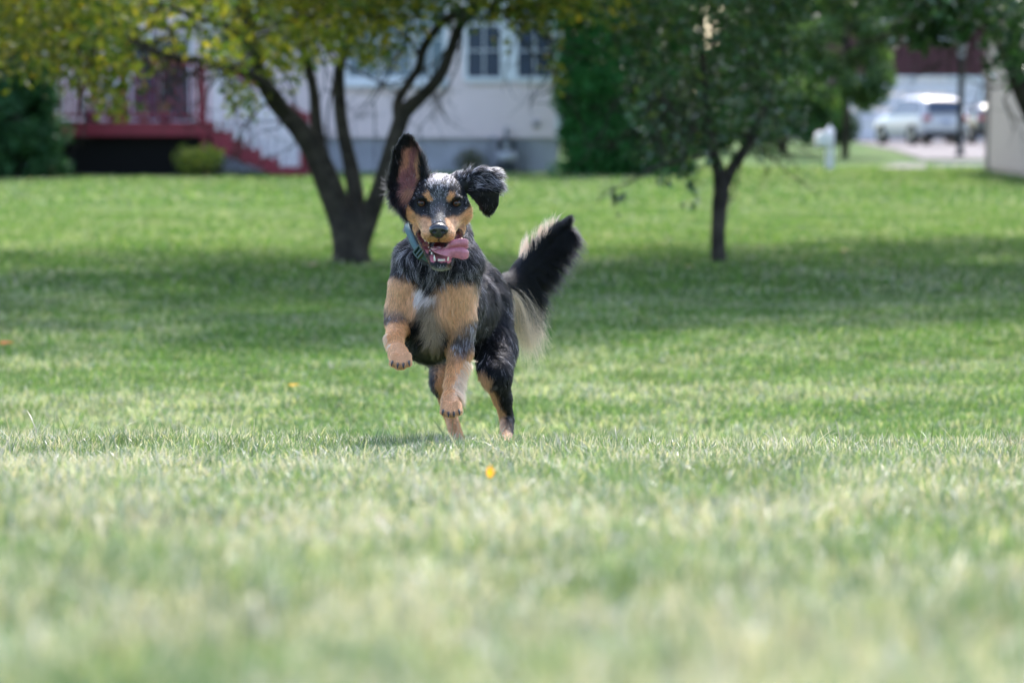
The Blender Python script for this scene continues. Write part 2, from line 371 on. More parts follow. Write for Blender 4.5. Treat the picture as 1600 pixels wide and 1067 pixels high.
# ---------------- overhanging tree at the right edge
t = thing('maple_tree', (0, 0, 0), 'dark tree at the right edge with a leaning limb and overhanging leaves', 'tree')
mb = MB(); Ym = 24
limb(mb, [(1690, 430, Ym, 70), (1680, 370, Ym, 52), (1660, 290, Ym, 44), (1630, 210, Ym, 36), (1600, 150, Ym, 30), (1575, 85, Ym, 26), (1545, 35, Ym, 22), (1515, -5, Ym, 18), (1470, -60, Ym, 12)], 12)
limb(mb, [(1672, 330, Ym, 36), (1690, 220, Ym+.2, 30), (1700, 100, Ym+.3, 24), (1690, -60, Ym+.4, 14)], 9)
limb(mb, [(1560, 60, Ym, 12), (1520, 40, Ym-.5, 9), (1470, 35, Ym-.8, 6), (1420, 30, Ym-1, 4)], 7)
for e in [(1470, 35, 23.2), (1420, 30, 23), (1545, 35, 24), (1600, 110, 23.8)]:
    for k in range(3): twig(mb, at(*e), rng.normal(0, 1, 3), 0.7, 0.012, 2)
mb.build('trunk', BARK, t, True)
cs = []; rs = []
zone(22, 1395, 1540, -30, 30, 22.4, 25, .16, .3); zone(9, 1410, 1470, 20, 52, 22.5, 24, .12, .2); zone(16, 1560, 1660, -20, 85, 22.5, 25, .14, .28); zone(5, 1570, 1640, 80, 120, 23, 24.5, .1, .18)
for _ in range(320):
    a = rng.uniform(0, 2*math.pi); q = math.sqrt(rng.random()); z = 2.9+rng.random()**1.2*3.4
    rr = 4.4*math.sqrt(max(0.05, 1-((z-3.9)/4.3)**2))*q
    cs.append(Vector((5.2+rr*math.cos(a), 22.6+rr*math.sin(a)*(1 if a < math.pi else .8), z))); rs.append(rng.uniform(.3, .5))
P = clump_points(cs, rs, 95); n = len(P)
col = pick([(0.025, 0.07, 0.03), (0.035, 0.095, 0.035), (0.05, 0.12, 0.05)], n)
leaves(P, rng.uniform(.07, .14, n), col, t, 'crown', LEAFG)

# ---------------- evergreens and far trees
EVG = leaf_mat('evergreen_spray', 0.15, 0.6, 0.2)
def column_tree(name, label, cat, px, Y, wid, h, pal, m, size=(.08, .16), per=90, nc=150, trunk_r=0.09, group=None, z0=0.0, taper=0.35, stem_h=None):
    t = thing(name, (0, 0, 0), label, cat, group)
    x0 = X(px, Y); mb = MB()
    mb.tube([(x0, Y, -0.05), (x0+.02, Y, h*.4), (x0, Y, (stem_h or h*.9))], [trunk_r, trunk_r*.75, trunk_r*.2], 8)
    mb.build('trunk', BARK, t, True)
    cs = []; rs = []
    for _ in range(nc):
        z = z0+(h-z0)*rng.random(); f_ = (1-taper*((z-z0)/(h-z0))**1.5)*(0.86+.14*math.sin(z*5+px))
        f_ *= min(1, (h-z)/(h*.12)+.15)
        a = rng.uniform(0, 2*math.pi); q = rng.uniform(.45, 1)
        cs.append((x0+math.cos(a)*wid/2*f_*q, Y+math.sin(a)*wid/2*f_*q, z)); rs.append(rng.uniform(.14, .3)*max(1, wid/2.6))
    P = clump_points(cs, rs, per); P = P[P[:, 2] > 0.01]; n = len(P)
    leaves(P, rng.uniform(*size, n), pick(pal, n), t, 'crown', m, aspect=.6)
    return t
DG = [(0.018, 0.065, 0.022), (0.028, 0.085, 0.028), (0.04, 0.10, 0.035)]
column_tree('evergreen_tree', 'dense dark evergreen covering the left end of the red deck', 'tree', 28, 47, 1.75, 5.0, DG, EVG, per=170, nc=230, taper=.1)
column_tree('evergreen_tree', 'dark evergreen partly cut off by the photo\'s left border', 'tree', -85, 47.5, 1.9, 5.0, DG, EVG, per=150, nc=160)
GG = [(0.022, 0.105, 0.022), (0.035, 0.14, 0.03), (0.03, 0.12, 0.028)]
column_tree('arborvitae_tree', 'tall dense green arborvitae right against the siding corner', 'tree', 930, 49.5, 1.45, 5.8, GG, EVG, per=190, nc=290, taper=.08)
column_tree('arborvitae_tree', 'tall green arborvitae half hidden behind the glossy-leaved tree', 'tree', 1018, 50, 1.4, 5.0, GG, EVG, per=170, nc=230, taper=.25)
FG = [(0.05, 0.10, 0.04), (0.075, 0.14, 0.055), (0.10, 0.17, 0.065)]
column_tree('shade_tree', 'lighter green tree in front of the brick house gable', 'tree', 1318, 70, 3.0, 7.5, FG, LEAF, size=(.12, .22), per=110, nc=190, z0=1.35, taper=.15, trunk_r=.10)
column_tree('shade_tree', 'big green tree rising between the two tall evergreens and the garage', 'tree', 1222, 78, 3.9, 9, [(0.03, .09, .03), (.05, .12, .04)], LEAF, size=(.14, .24), per=110, nc=190, z0=0.5, taper=.15, trunk_r=.12)
column_tree('shade_tree', 'dark tree top showing between the house corner and the first arborvitae', 'tree', 905, 64, 3.0, 7.0, DG, EVG, size=(.12, .2), per=120, nc=170, z0=0.3, taper=.1)
column_tree('shade_tree', 'distant dark tree filling the gap beside the arborvitaes', 'tree', 1110, 86, 5.2, 10, [(0.025, .075, .028), (.04, .10, .035)], LEAF, size=(.16, .28), per=120, nc=240, z0=0.1, taper=.15, trunk_r=.14)
column_tree('shade_tree', 'very tall distant tree behind the brick house roof', 'tree', 1420, 142, 9, 15, FG, LEAF, size=(.3, .5), per=90, nc=170, z0=5, taper=.3, trunk_r=.25)

def bush(name, label, px, pyb, Y, wid, h, pal, m, n_=9, per=260, size=(.05, .09)):
    t = thing(name, (0, 0, 0), label, 'shrub'); x0 = X(px, Y); mb = MB(); cs = []; rs = []
    for k in range(n_):
        a = 2*math.pi*k/n_; q = .62 if k else 0
        cx, cy, cz = x0+math.cos(a)*wid/2*q, Y+math.sin(a)*wid/2*q*.8, h*(.45+.2*((k*7) % 3)/2)
        mb.tube([(x0, Y, -.03), ((x0+cx)/2, (Y+cy)/2, cz*.5), (cx, cy, cz)], [.02, .014, .008], 5); cs.append((cx, cy, cz)); rs.append(h*.42)
    mb.build('stems', BARK, t, True)
    P = clump_points(cs, rs, per); P = P[P[:, 2] > 0.02]; n = len(P)
    leaves(P, rng.uniform(*size, n), pick(pal, n), t, 'foliage', m); return t
bush('shrub', 'low yellow-green shrub in front of the deck steps', 315, 275, 48.2, .85, .52, [(.14, .19, .04), (.20, .24, .05), (.09, .14, .03)], LEAF)
bush('shrub', 'clipped dark round shrub in front of the garage', 1301, 230, 93, 1.25, 1.22, [(.02, .05, .02), (.03, .07, .028)], EVG, 11, 420, (.08, .14))
bush('shrub', 'small brownish shrub at the grey foundation beside the meter', 738, 272, 51.2, .55, .42, [(.10, .09, .05), (.07, .09, .04)], LEAF, 7, 160)

# ================================================================== left house
SID = mat('vinyl_siding', (0.86, 0.70, 0.67), .55, .3, var=.10, scale=1.2)
SID2 = mat('tan_siding', (0.46, 0.37, 0.33), .55, .3, var=.10, scale=1.2)
TRIM = mat('white_trim', (0.80, 0.80, 0.82), .5, .35, var=.06, scale=3)
CONC = mat('foundation_concrete', (0.46, 0.45, 0.49), .85, .2, var=.28, scale=2.2, bump=.3, bscale=18)
SHIN = mat('roof_shingle', (0.16, 0.15, 0.15), .9, .2, var=.4, scale=9, bump=.4)
GLASS = mat('window_glass', (0.06, 0.075, 0.115), .10, .5)
GLASSB = mat('sky_reflection_glass', (0.16, 0.22, 0.27), .08, .9)  # light blue base colour paints the reflected sky into these panes
BLIND = mat('window_blind', (0.55, 0.56, 0.60), .7, .2)
def siding(mb, x0, x1, y, z0, z1, lap=.15, face=-1, proud=.036):
    """lapped boards as a saw-tooth sheet with depth, wall plane normal to Y"""
    n = int(math.ceil((z1-z0)/lap)); v = []; f = []
    for i in range(n):
        a = z0+i*lap; b = min(a+lap, z1); k = len(v)
        v += [(x0, y+face*proud, a), (x1, y+face*proud, a), (x1, y, b), (x0, y, b), (x0, y, a), (x1, y, a)]
        f += [[k, k+1, k+2, k+3], [k+4, k+5, k+1, k]]
    mb.add(v, f)
HY = 52.0
h = thing('siding_house', (0, 0, 0), 'pale vinyl-sided house with white windows and a grey foundation', 'house')
hx0, hx1 = X(-520, HY), X(876, HY); zf = Z(216, HY); ztop = 5.7
mb = MB(); mb.box(hx0, hx1-.02, HY+.02, HY+9, zf, ztop); siding(mb, hx0, hx1-.10, HY, zf+.02, ztop); mb.build('wall', SID, h)
MB().box(hx0+.03, hx1-.05, HY+.05, HY+8.9, -.2, zf).build('foundation', CONC, h)
MB().box(hx1-.10, hx1+.02, HY-.03, HY+.09, zf-.03, ztop).build('corner_board', TRIM, h)
mb = MB(); rz = ztop; v = [(hx0-.4, HY-.5, rz), (hx1+.4, HY-.5, rz), (hx1+.4, HY+9.5, rz), (hx0-.4, HY+9.5, rz), (hx0-.4, HY+4.5, rz+2.6), (hx1+.4, HY+4.5, rz+2.6)]
mb.add(v, [[0, 1, 5, 4], [2, 3, 4, 5], [1, 2, 5], [3, 0, 4], [0, 3, 2, 1]]); mb.build('roof', SHIN, h)
def window(par, px0, px1, pyb, pyt, Y, cols=2, rows=2, glass=GLASS, blind=0, fr=.07, meet=True):
    x0, x1, z0, z1 = X(px0, Y), X(px1, Y), Z(pyb, Y), Z(pyt, Y)
    f_ = MB(); f_.box(x0-fr, x0, Y-.07, Y-.015, z0-fr, z1+fr).box(x1, x1+fr, Y-.07, Y-.015, z0-fr, z1+fr)
    f_.box(x0, x1, Y-.07, Y-.015, z1, z1+fr).box(x0, x1, Y-.075, Y-.015, z0-fr*1.3, z0)
    if meet: zm = (z0+z1)/2; f_.box(x0, x1, Y-.06, Y-.02, zm-.03, zm+.03)
    for i in range(1, cols): xm = x0+(x1-x0)*i/cols; f_.box(xm-.011, xm+.011, Y-.05, Y-.03, z0, z1)
    k = rows*(2 if meet else 1)
    for i in range(1, k):
        if meet and i == rows: continue
        zm = z0+(z1-z0)*i/k; f_.box(x0, x1, Y-.049, Y-.031, zm-.011, zm+.011)
    w_ = f_.build('window', TRIM, par)
    MB().box(x0, x1, Y-.034, Y-.018, z0, z1).build('pane', glass, w_)
    if blind: MB().box(x0+.02, x1-.02, Y-.029, Y-.017, z1-(z1-z0)*blind, z1-.01); 
    return w_
for a, b in ((731, 782), (809, 861)): window(h, a, b, 121, -45, HY-.002)
MB().box(X(787, HY), X(804, HY), HY-.05, HY-.012, Z(128, HY), Z(-60, HY)).build('window_casing', TRIM, h)
for a, b in ((546, 590), (599, 643), (652, 694)): window(h, a, b, 121, -60, HY-.002, 2, 3, GLASSB, meet=False)
MB().box(X(538, HY), X(702, HY), HY-.12, HY-.02, Z(137, HY), Z(128, HY)).build('window_sill', TRIM, h)
window(h, 345, 398, 118, -40, HY-.002)
window(h, 205, 250, 189, 60, HY-.002, 1, 1, meet=False); window(h, 257, 300, 189, 60, HY-.002, 1, 1, meet=False)
tag(h.children[-1], None)
MB().box(X(325, HY), X(341, HY), HY-.10, HY-.02, Z(100, HY), ztop).build('downspout', TRIM, h, bevel=.01)

# gas meter
g = thing('gas_meter', (0, 0, 0), 'grey utility meter with pipes against the foundation wall', 'utility meter')
GM1 = mat('meter_grey', (0.20, 0.21, 0.22), .5, .4); GM2 = mat('meter_dark', (0.03, 0.035, 0.04), .5, .4); GM3 = mat('meter_pale', (0.42, 0.42, 0.44), .5, .4)
my = HY-.32; mx = X(791, my)
MB().box(mx-.16, mx+.16, my-.10, my+.12, Z(236, my), Z(219, my)).build('housing', GM2, g, bevel=.03)
mb = MB(); mb.tube([(mx, my-.11, Z(228, my)), (mx, my-.125, Z(228, my))], [.06, .055], 16); mb.build('dial', GM3, g)
mb = MB(); mb.lathe((mx, my, Z(254, my)), [(.08, 0), (.17, .03), (.19, .10), (.17, .18), (.1, .21)], 18); mb.build('body', GM3, g, True)
mb = MB(); mb.lathe((mx, my, 0.0), [(.19, -.02), (.19, .16), (.15, .18)], 16); mb.build('stand', GM2, g)
mb = MB(); xl = X(764, my)
mb.tube([(xl, my+.1, -.02), (xl, my+.1, .35), (xl, my+.1, Z(217, my)-.03), (xl+.06, my+.1, Z(217, my)+.02), (mx-.16, my+.05, Z(219, my)+.02)], .025, 8)
mb.tube([(mx, my+.05, Z(219, my)), (mx, my+.10, Z(205, my)), (mx, my+.28, Z(200, my))], [.035, .035, .03], 8)
mb.tube([(mx+.16, my+.05, Z(222, my)), (mx+.28, my+.08, Z(222, my)), (mx+.30, my+.08, Z(240, my)), (mx+.30, my+.08, -.02)], .022, 8)
mb.build('pipe', GM1, g, True)
o = MB().box(X(832, HY), X(843, HY), HY-.07, HY-.015, Z(198, HY), Z(188, HY)).build('outdoor_outlet', mat('outlet_cover', (.30, .27, .28), .5), None, bevel=.01)
tag(o, 'small square outlet cover on the siding above the foundation', 'outlet')

# ================================================================== red deck
RED = mat('maroon_paint', (0.26, 0.02, 0.04), .5, .4, var=.25, scale=4)
WHT = mat('white_baluster_paint', (0.86, 0.80, 0.84), .5, .35)
DARK = mat('under_deck_shade', (0.012, 0.011, 0.011), .9, .1)  # near-black colour imitating the deep shade below the deck floor
d = thing('wooden_deck', (0, 0, 0), 'raised maroon deck with railing and a flight of steps', 'deck')
DY0, DY1 = 48.9, 51.9; dx0, dx1 = X(60, DY0), X(331, DY0); zt, zb = Z(191, DY0), Z(213, DY0)
mb = MB()
for i in range(int((DY1-DY0)/.14)): mb.box(dx0, dx1, DY0+.02+i*.14, DY0+.02+i*.14+.134, zt-.03, zt)
mb.build('deck_floor', RED, d)
mb = MB(); mb.box(dx0-.02, dx1+.02, DY0-.03, DY0+.012, zb, zt-.002).box(dx1-.005, dx1+.03, DY0+.012, DY1, zb, zt-.004); mb.build('fascia', RED, d)
mb = MB(); mb.box(dx0+.02, dx1-.12, DY0+.22, DY0+.26, -.1, zt-.04).box(dx1-.14, dx1-.10, DY0+.26, DY1, -.1, zt-.04).box(dx0+.02, dx0+.06, DY0+.26, DY1, -.1, zt-.04); mb.build('under_deck_shade_panel', DARK, d)  # dark sheets set back under the deck, standing in for its shade
zr = Z(93, DY0)
def post(x, y, z0, z1, m=RED, s=.055, nm='post'):
    MB().box(x-s, x+s, y-s, y+s, z0, z1).build(nm, m, d, bevel=.008)
for px in (72, 195, 318): post(X(px, DY0), DY0+.07, zt, zr+.05, s=.055 if px < 300 else .068)
post(X(326, DY0)-.05, DY0+.08, -.05, zb, nm='support_post')
mb = MB(); mb.box(dx0, dx1-.05, DY0+.02, DY0+.13, zr-.09, zr+.0).box(dx0, dx1-.07, DY0+.05, DY0+.10, zt+.07, zt+.13); mb.build('rail', RED, d)
x = dx0+.06
while x < dx1-.16:
    MB().box(x-.024, x+.024, DY0+.057, DY0+.093, zt+.13, zr-.09).build('baluster', RED, d); x += .125
# steps, going down to the right
sx0, sx1 = dx1+.03, X(476, DY0); nst = 6; run = (sx1-sx0)/nst; rise = zt/nst
mb = MB(); 
for k in range(nst-1): mb.box(sx0+k*run, sx0+(k+1)*run+.02, DY0+.05, DY0+1.1, zt-(k+1)*rise-.035, zt-(k+1)*rise)
mb.build('tread', RED, d)
mb = MB()
for k in range(nst-1): mb.box(sx0+k*run+.002, sx0+k*run+.022, DY0+.055, DY0+1.09, zt-(k+1)*rise+.001, zt-k*rise-.036)
mb.build('riser', RED, d)
for yy in (DY0+.02, DY0+1.12):
    prof = [(sx0-.002, zt-.02)]
    for k in range(nst-1): prof += [(sx0+k*run+.02, zt-k*rise-.01), (sx0+k*run+.02, zt-(k+1)*rise+.012)]
    prof += [(sx1, .16), (sx1, -.03), (sx1-.36, -.03), (sx0-.002, zb-.24)]
    v = [(p[0], yy+s, p[1]) for s in (-.02, .02) for p in prof]; k = len(prof)
    MB().add(v, [list(range(k)), list(range(k, 2*k))[::-1]]+[[i, (i+1) % k+0, (i+1) % k+k, i+k] for i in range(k)]).build('stringer', RED, d)
zs = zr-.03; ze = Z(181, DY0)
for yy in (DY0+.03, DY0+1.11):
    MB().beam((sx0, yy, zs), (sx1, yy, ze), .09, .05).build('handrail', RED, d)
    n_b = 10
    for k in range(n_b):
        q = (k+.6)/n_b; x = sx0+q*(sx1-sx0)
        MB().box(x-.028, x+.028, yy-.018, yy+.018, max(.02, zt*(1-q)-.08), zs+(ze-zs)*q-.024).build('baluster', WHT, d)
    post(sx1-.02, yy, -.05, ze+.06, s=.045)

POT = mat('white_pot', (0.72, 0.74, 0.80), .4, .4, var=.1); POTB = mat('blue_pot', (0.22, 0.26, 0.42), .4, .4)
pots = [(147, 190, 27, POTB, 'blue-grey planter at the left end of the deck floor'), (183, 190, 26, POT, 'wide white planter on the deck floor beside the blue-grey one'),
        (228, 190, 20, POT, 'small white planter on the deck floor behind the middle balusters'), (262, 190, 22, POTB, 'dim blue-grey planter on the deck floor near the corner post')]
for px, py, wpx, m_, lb in pots:
    y_ = DY0+.45; r_ = wpx*y_/F/2; x_ = X(px, y_); p = thing('planter', (0, 0, 0), lb, 'planter', 'planters on the deck')
    mb = MB(); mb.lathe((x_, y_, zt), [(r_*.72, 0), (r_*.98, r_*1.1), (r_*1.08, r_*1.12), (r_*1.08, r_*1.32), (r_*.96, r_*1.32), (r_*.9, r_*1.2)], 20); mb.build('pot', m_, p, True)
    P = clump_points([(x_, y_, zt+r_*1.9)], [r_*1.0], 600); n = len(P); P[:, 2] = np.maximum(P[:, 2], zt+r_*1.25)
    leaves(P, rng.uniform(.04, .07, n), pick([(.10, .16, .04), (.3, .28, .3), (.2, .22, .06)], n), p, 'foliage', LEAF)
# patio chair of pale cushions on the deck
p = thing('patio_chair', (0, 0, 0), 'pale patio chair standing on the deck behind the planters', 'chair')
cx, cy = X(190, DY0+1.3), DY0+1.3
MB().box(cx-.26, cx+.26, cy-.25, cy+.25, zt+.36, zt+.44).build('seat', POT, p, bevel=.03)
MB().box(cx-.26, cx+.26, cy+.20, cy+.27, zt+.44, zt+.88).build('backrest', POT, p, bevel=.03)
for sx in (-1, 1):
    MB().box(cx+sx*.29-.02, cx+sx*.29+.02, cy-.26, cy+.26, zt+.60, zt+.64).build('armrest', POT, p, bevel=.01)
    for sy in (-1, 1): MB().box(cx+sx*.25-.02, cx+sx*.25+.02, cy+sy*.22-.02, cy+sy*.22+.02, zt+.001, zt+(.36 if sy > 0 else .6)).build('leg', POT, p)

# ================================================================== right neighbour (tan siding wall running away from us)
h2 = thing('tan_house', (0, 0, 0), 'tan lap-sided house wall at the right edge', 'house')
A = np.array([X(1542, 53.5), 53.5]); B = np.array([X(1600, 48.0), 48.0]); dirv = (B-A)/np.linalg.norm(B-A); B2 = A+dirv*13; nrm = np.array([-dirv[1], dirv[0]])
if nrm[0] > 0: nrm = -nrm
zt2 = 3.2; lap = .16; v = []; f = []
for i in range(int(zt2/lap)):
    a = .12+i*lap; b = a+lap; k = len(v); o_ = nrm*.016
    for (q, e) in ((A, 1), (B2, 1)): v.append((q[0]+o_[0], q[1]+o_[1], a))
    v += [(B2[0], B2[1], b), (A[0], A[1], b), (A[0], A[1], a), (B2[0], B2[1], a)]
    f += [[k, k+1, k+2, k+3], [k+4, k+5, k+1, k]]
D = A-nrm*8; E = B2-nrm*8; k = len(v); o_ = nrm*-.003
v += [(*(A+o_), -.1), (*(B2+o_), -.1), (*E, -.1), (*D, -.1), (*(A+o_), zt2+.12), (*(B2+o_), zt2+.12), (*E, zt2+.12), (*D, zt2+.12)]
f += [[k, k+1, k+5, k+4], [k+1, k+2, k+6, k+5], [k+2, k+3, k+7, k+6], [k+3, k, k+4, k+7]]
MB().add(v, f).build('wall', SID2, h2)
mb = MB(); zz = zt2+.12; ov = .45
A_ = A+nrm*ov-dirv*.4; B_ = B2+nrm*ov+dirv*.4; D_ = D-nrm*ov-dirv*.4; E_ = E-nrm*ov+dirv*.4; M1 = (A_+D_)/2; M2 = (B_+E_)/2
mb.add([(*A_, zz), (*B_, zz), (*E_, zz), (*D_, zz), (*M1, zz+2.4), (*M2, zz+2.4)], [[0, 1, 5, 4], [2, 3, 4, 5], [1, 2, 5], [3, 0, 4], [0, 3, 2, 1]]); mb.build('roof', SHIN, h2)
mb = MB(); q = nrm*.03
mb.add([(*A_, zz-.16), (*B_, zz-.16), (*(B_+q), zz-.16), (*(A_+q), zz-.16), (*A_, zz+.01), (*B_, zz+.01), (*(B_+q), zz+.01), (*(A_+q), zz+.01)], [[0, 1, 2, 3], [4, 5, 6, 7], [2, 3, 7, 6], [0, 1, 5, 4], [0, 3, 7, 4], [1, 2, 6, 5]]); mb.build('gutter', TRIM, h2)
q = A+nrm*.02; MB().box(A[0]-.07, A[0]+.03, A[1]-.03, A[1]+.07, 0, zt2+.1).build('corner_board', SID2, h2)

# ================================================================== brick house with garage
BRK = mat('dark_red_brick', (0.105, 0.042, 0.046), .85, .2, color2=(0.07, 0.03, 0.034), scale=14, bump=.3)
GAR = mat('garage_door_white', (0.76, 0.70, 0.72), .5, .35, var=.04)
BY = 118.0; b = thing('brick_house', (0, 0, 0), 'dark red brick house with a wide white garage door', 'house')
bx0, bx1 = X(1235, BY), X(1580, BY); g0, g1, gz = X(1322, BY), X(1527, BY), Z(124, BY)
mb = MB(); mb.box(bx0, g0-.12, BY, BY+10, -.1, 6.2).box(g1+.12, bx1, BY, BY+10, -.1, 6.2).box(g0-.12, g1+.12, BY, BY+10, gz+.12, 6.2); mb.build('wall', BRK, b)
mb = MB(); mb.box(g0-.12, g0, BY-.03, BY+.2, 0, gz+.12).box(g1, g1+.12, BY-.03, BY+.2, 0, gz+.12).box(g0, g1, BY-.03, BY+.2, gz, gz+.12); mb.build('garage_frame', TRIM, b)
mb = MB()
for k in range(4):
    z0 = gz*k/4; mb.box(g0, g1, BY+.12, BY+.18, z0+.012, z0+gz/4-.012)
    for j in range(8): xx = g0+(g1-g0)*j/8; mb.box(xx+.08, xx+(g1-g0)/8-.08, BY+.10, BY+.12, z0+.10, z0+gz/4-.10)
mb.build('garage_door', GAR, b)
mb = MB(); xm = (bx0+bx1)/2; zz = 6.2
mb.add([(bx0-.4, BY-.4, zz), (bx1+.4, BY-.4, zz), (bx1+.4, BY+10.4, zz), (bx0-.4, BY+10.4, zz), (xm, BY-.4, zz+3), (xm, BY+10.4, zz+3)], [[0, 3, 5, 4], [1, 4, 5, 2], [0, 4, 1], [2, 5, 3], [0, 1, 2, 3]]); mb.build('roof', SHIN, b)
window(b, 1440, 1480, 60, 15, BY-.002, 2, 2)
mb = MB(); mb.lathe((X(1255, BY-1.4), BY-1.4, 0), [(.32, 0), (.32, .15), (.26, .2), (.24, 2.3), (.3, 2.4), (.3, 2.5)], 16); mb.build('porch_column', TRIM, b, True)
MB().box(bx0, X(1290, BY), BY-1.8, BY, 2.5, 2.8).build('porch_roof', TRIM, b)

# pavement
CNC = mat('driveway_concrete', (0.13, 0.115, 0.12), .8, .2, var=.15, scale=1.2); ASP = mat('street_asphalt', (0.09, 0.09, 0.105), .85, .2, var=.2, scale=3)
def slab(name, pts, z, m, th=.10):
    v = [(x, y, z) for x, y in pts]+[(x, y, z-th-.1) for x, y in pts]; k = len(pts)
    o = MB().add(v, [list(range(k)), list(range(k, 2*k))[::-1]]+[[i, (i+1) % k, (i+1) % k+k, i+k] for i in range(k)]).build(name, m); return structure(o)
slab('street', [(X(1440, 57.5), 57.5), (X(1470, 62), 62), (60, 64), (60, 57.5)], .012, ASP)
slab('driveway', [(X(1440, 66), 66), (X(1640, 66), 66), (X(1535, 117.9), 117.9), (X(1315, 117.9), 117.9), (X(1395, 84), 84)], .03, CNC)
slab('sidewalk', [(X(1372, 55), 55.2), (X(1442, 55), 55), (X(1446, 60), 60), (X(1398, 60.4), 60.4)], .03, CNC)

# mailbox on a post
WM = mat('white_vinyl', (0.88, 0.86, 0.90), .4, .4)
mpo = thing('mailbox', (0, 0, 0), 'white mailbox on a white post in the grass', 'mailbox'); my = 55.3; mx = X(1294, my)
MB().box(mx-.075, mx+.075, my-.075, my+.075, -.05, Z(206, my)).build('post', WM, mpo, bevel=.01)
mb = MB(); zc = Z(206, my); mb.add([(mx-.09, my-.09, zc), (mx+.09, my-.09, zc), (mx+.09, my+.09, zc), (mx-.09, my+.09, zc), (mx, my, zc+.13)], [[0, 1, 4], [1, 2, 4], [2, 3, 4], [3, 0, 4], [3, 2, 1, 0]]); mb.build('post_cap', WM, mpo)
bz = Z(226, my); pr = [(-.11, 0), (.11, 0), (.11, .16), (.08, .22), (0, .25), (-.08, .22), (-.11, .16)]; cxm = mx-.16
v = [(cxm+p[0], my-.30, bz+p[1]) for p in pr]+[(cxm+p[0], my+.22, bz+p[1]) for p in pr]; k = len(pr)
MB().add(v, [list(range(k))[::-1], list(range(k, 2*k))]+[[i, (i+1) % k, (i+1) % k+k, i+k] for i in range(k)]).build('box', WM, mpo)
MB().box(mx-.30, mx-.02, my-.06, my+.06, bz-.05, bz).build('bracket', WM, mpo)

# lamp post
BLK = mat('black_iron', (0.012, 0.012, 0.014), .45, .4)
lp = thing('lamp_post', (0, 0, 0), 'tall slim black lamp post beside the driveway', 'lamp post'); ly = 71.5; lx = X(1497, ly); lz = Z(62, ly)
mb = MB(); mb.lathe((lx, ly, 0), [(.12, -.02), (.12, .10), (.085, .16), (.08, .9), (.078, 1.0), (.075, lz-.5), (.09, lz-.47), (.06, lz-.44)], 12); mb.build('pole', BLK, lp, True)
MB().lathe((lx, ly, lz-.44), [(.07, 0), (.11, .28), (.11, .3)], 6).build('lantern', mat('lantern_glass', (.25, .25, .26), .2), lp)
MB().lathe((lx, ly, lz-.14), [(.15, 0), (.04, .14), (.02, .2)], 6).build('lantern_cap', BLK, lp)

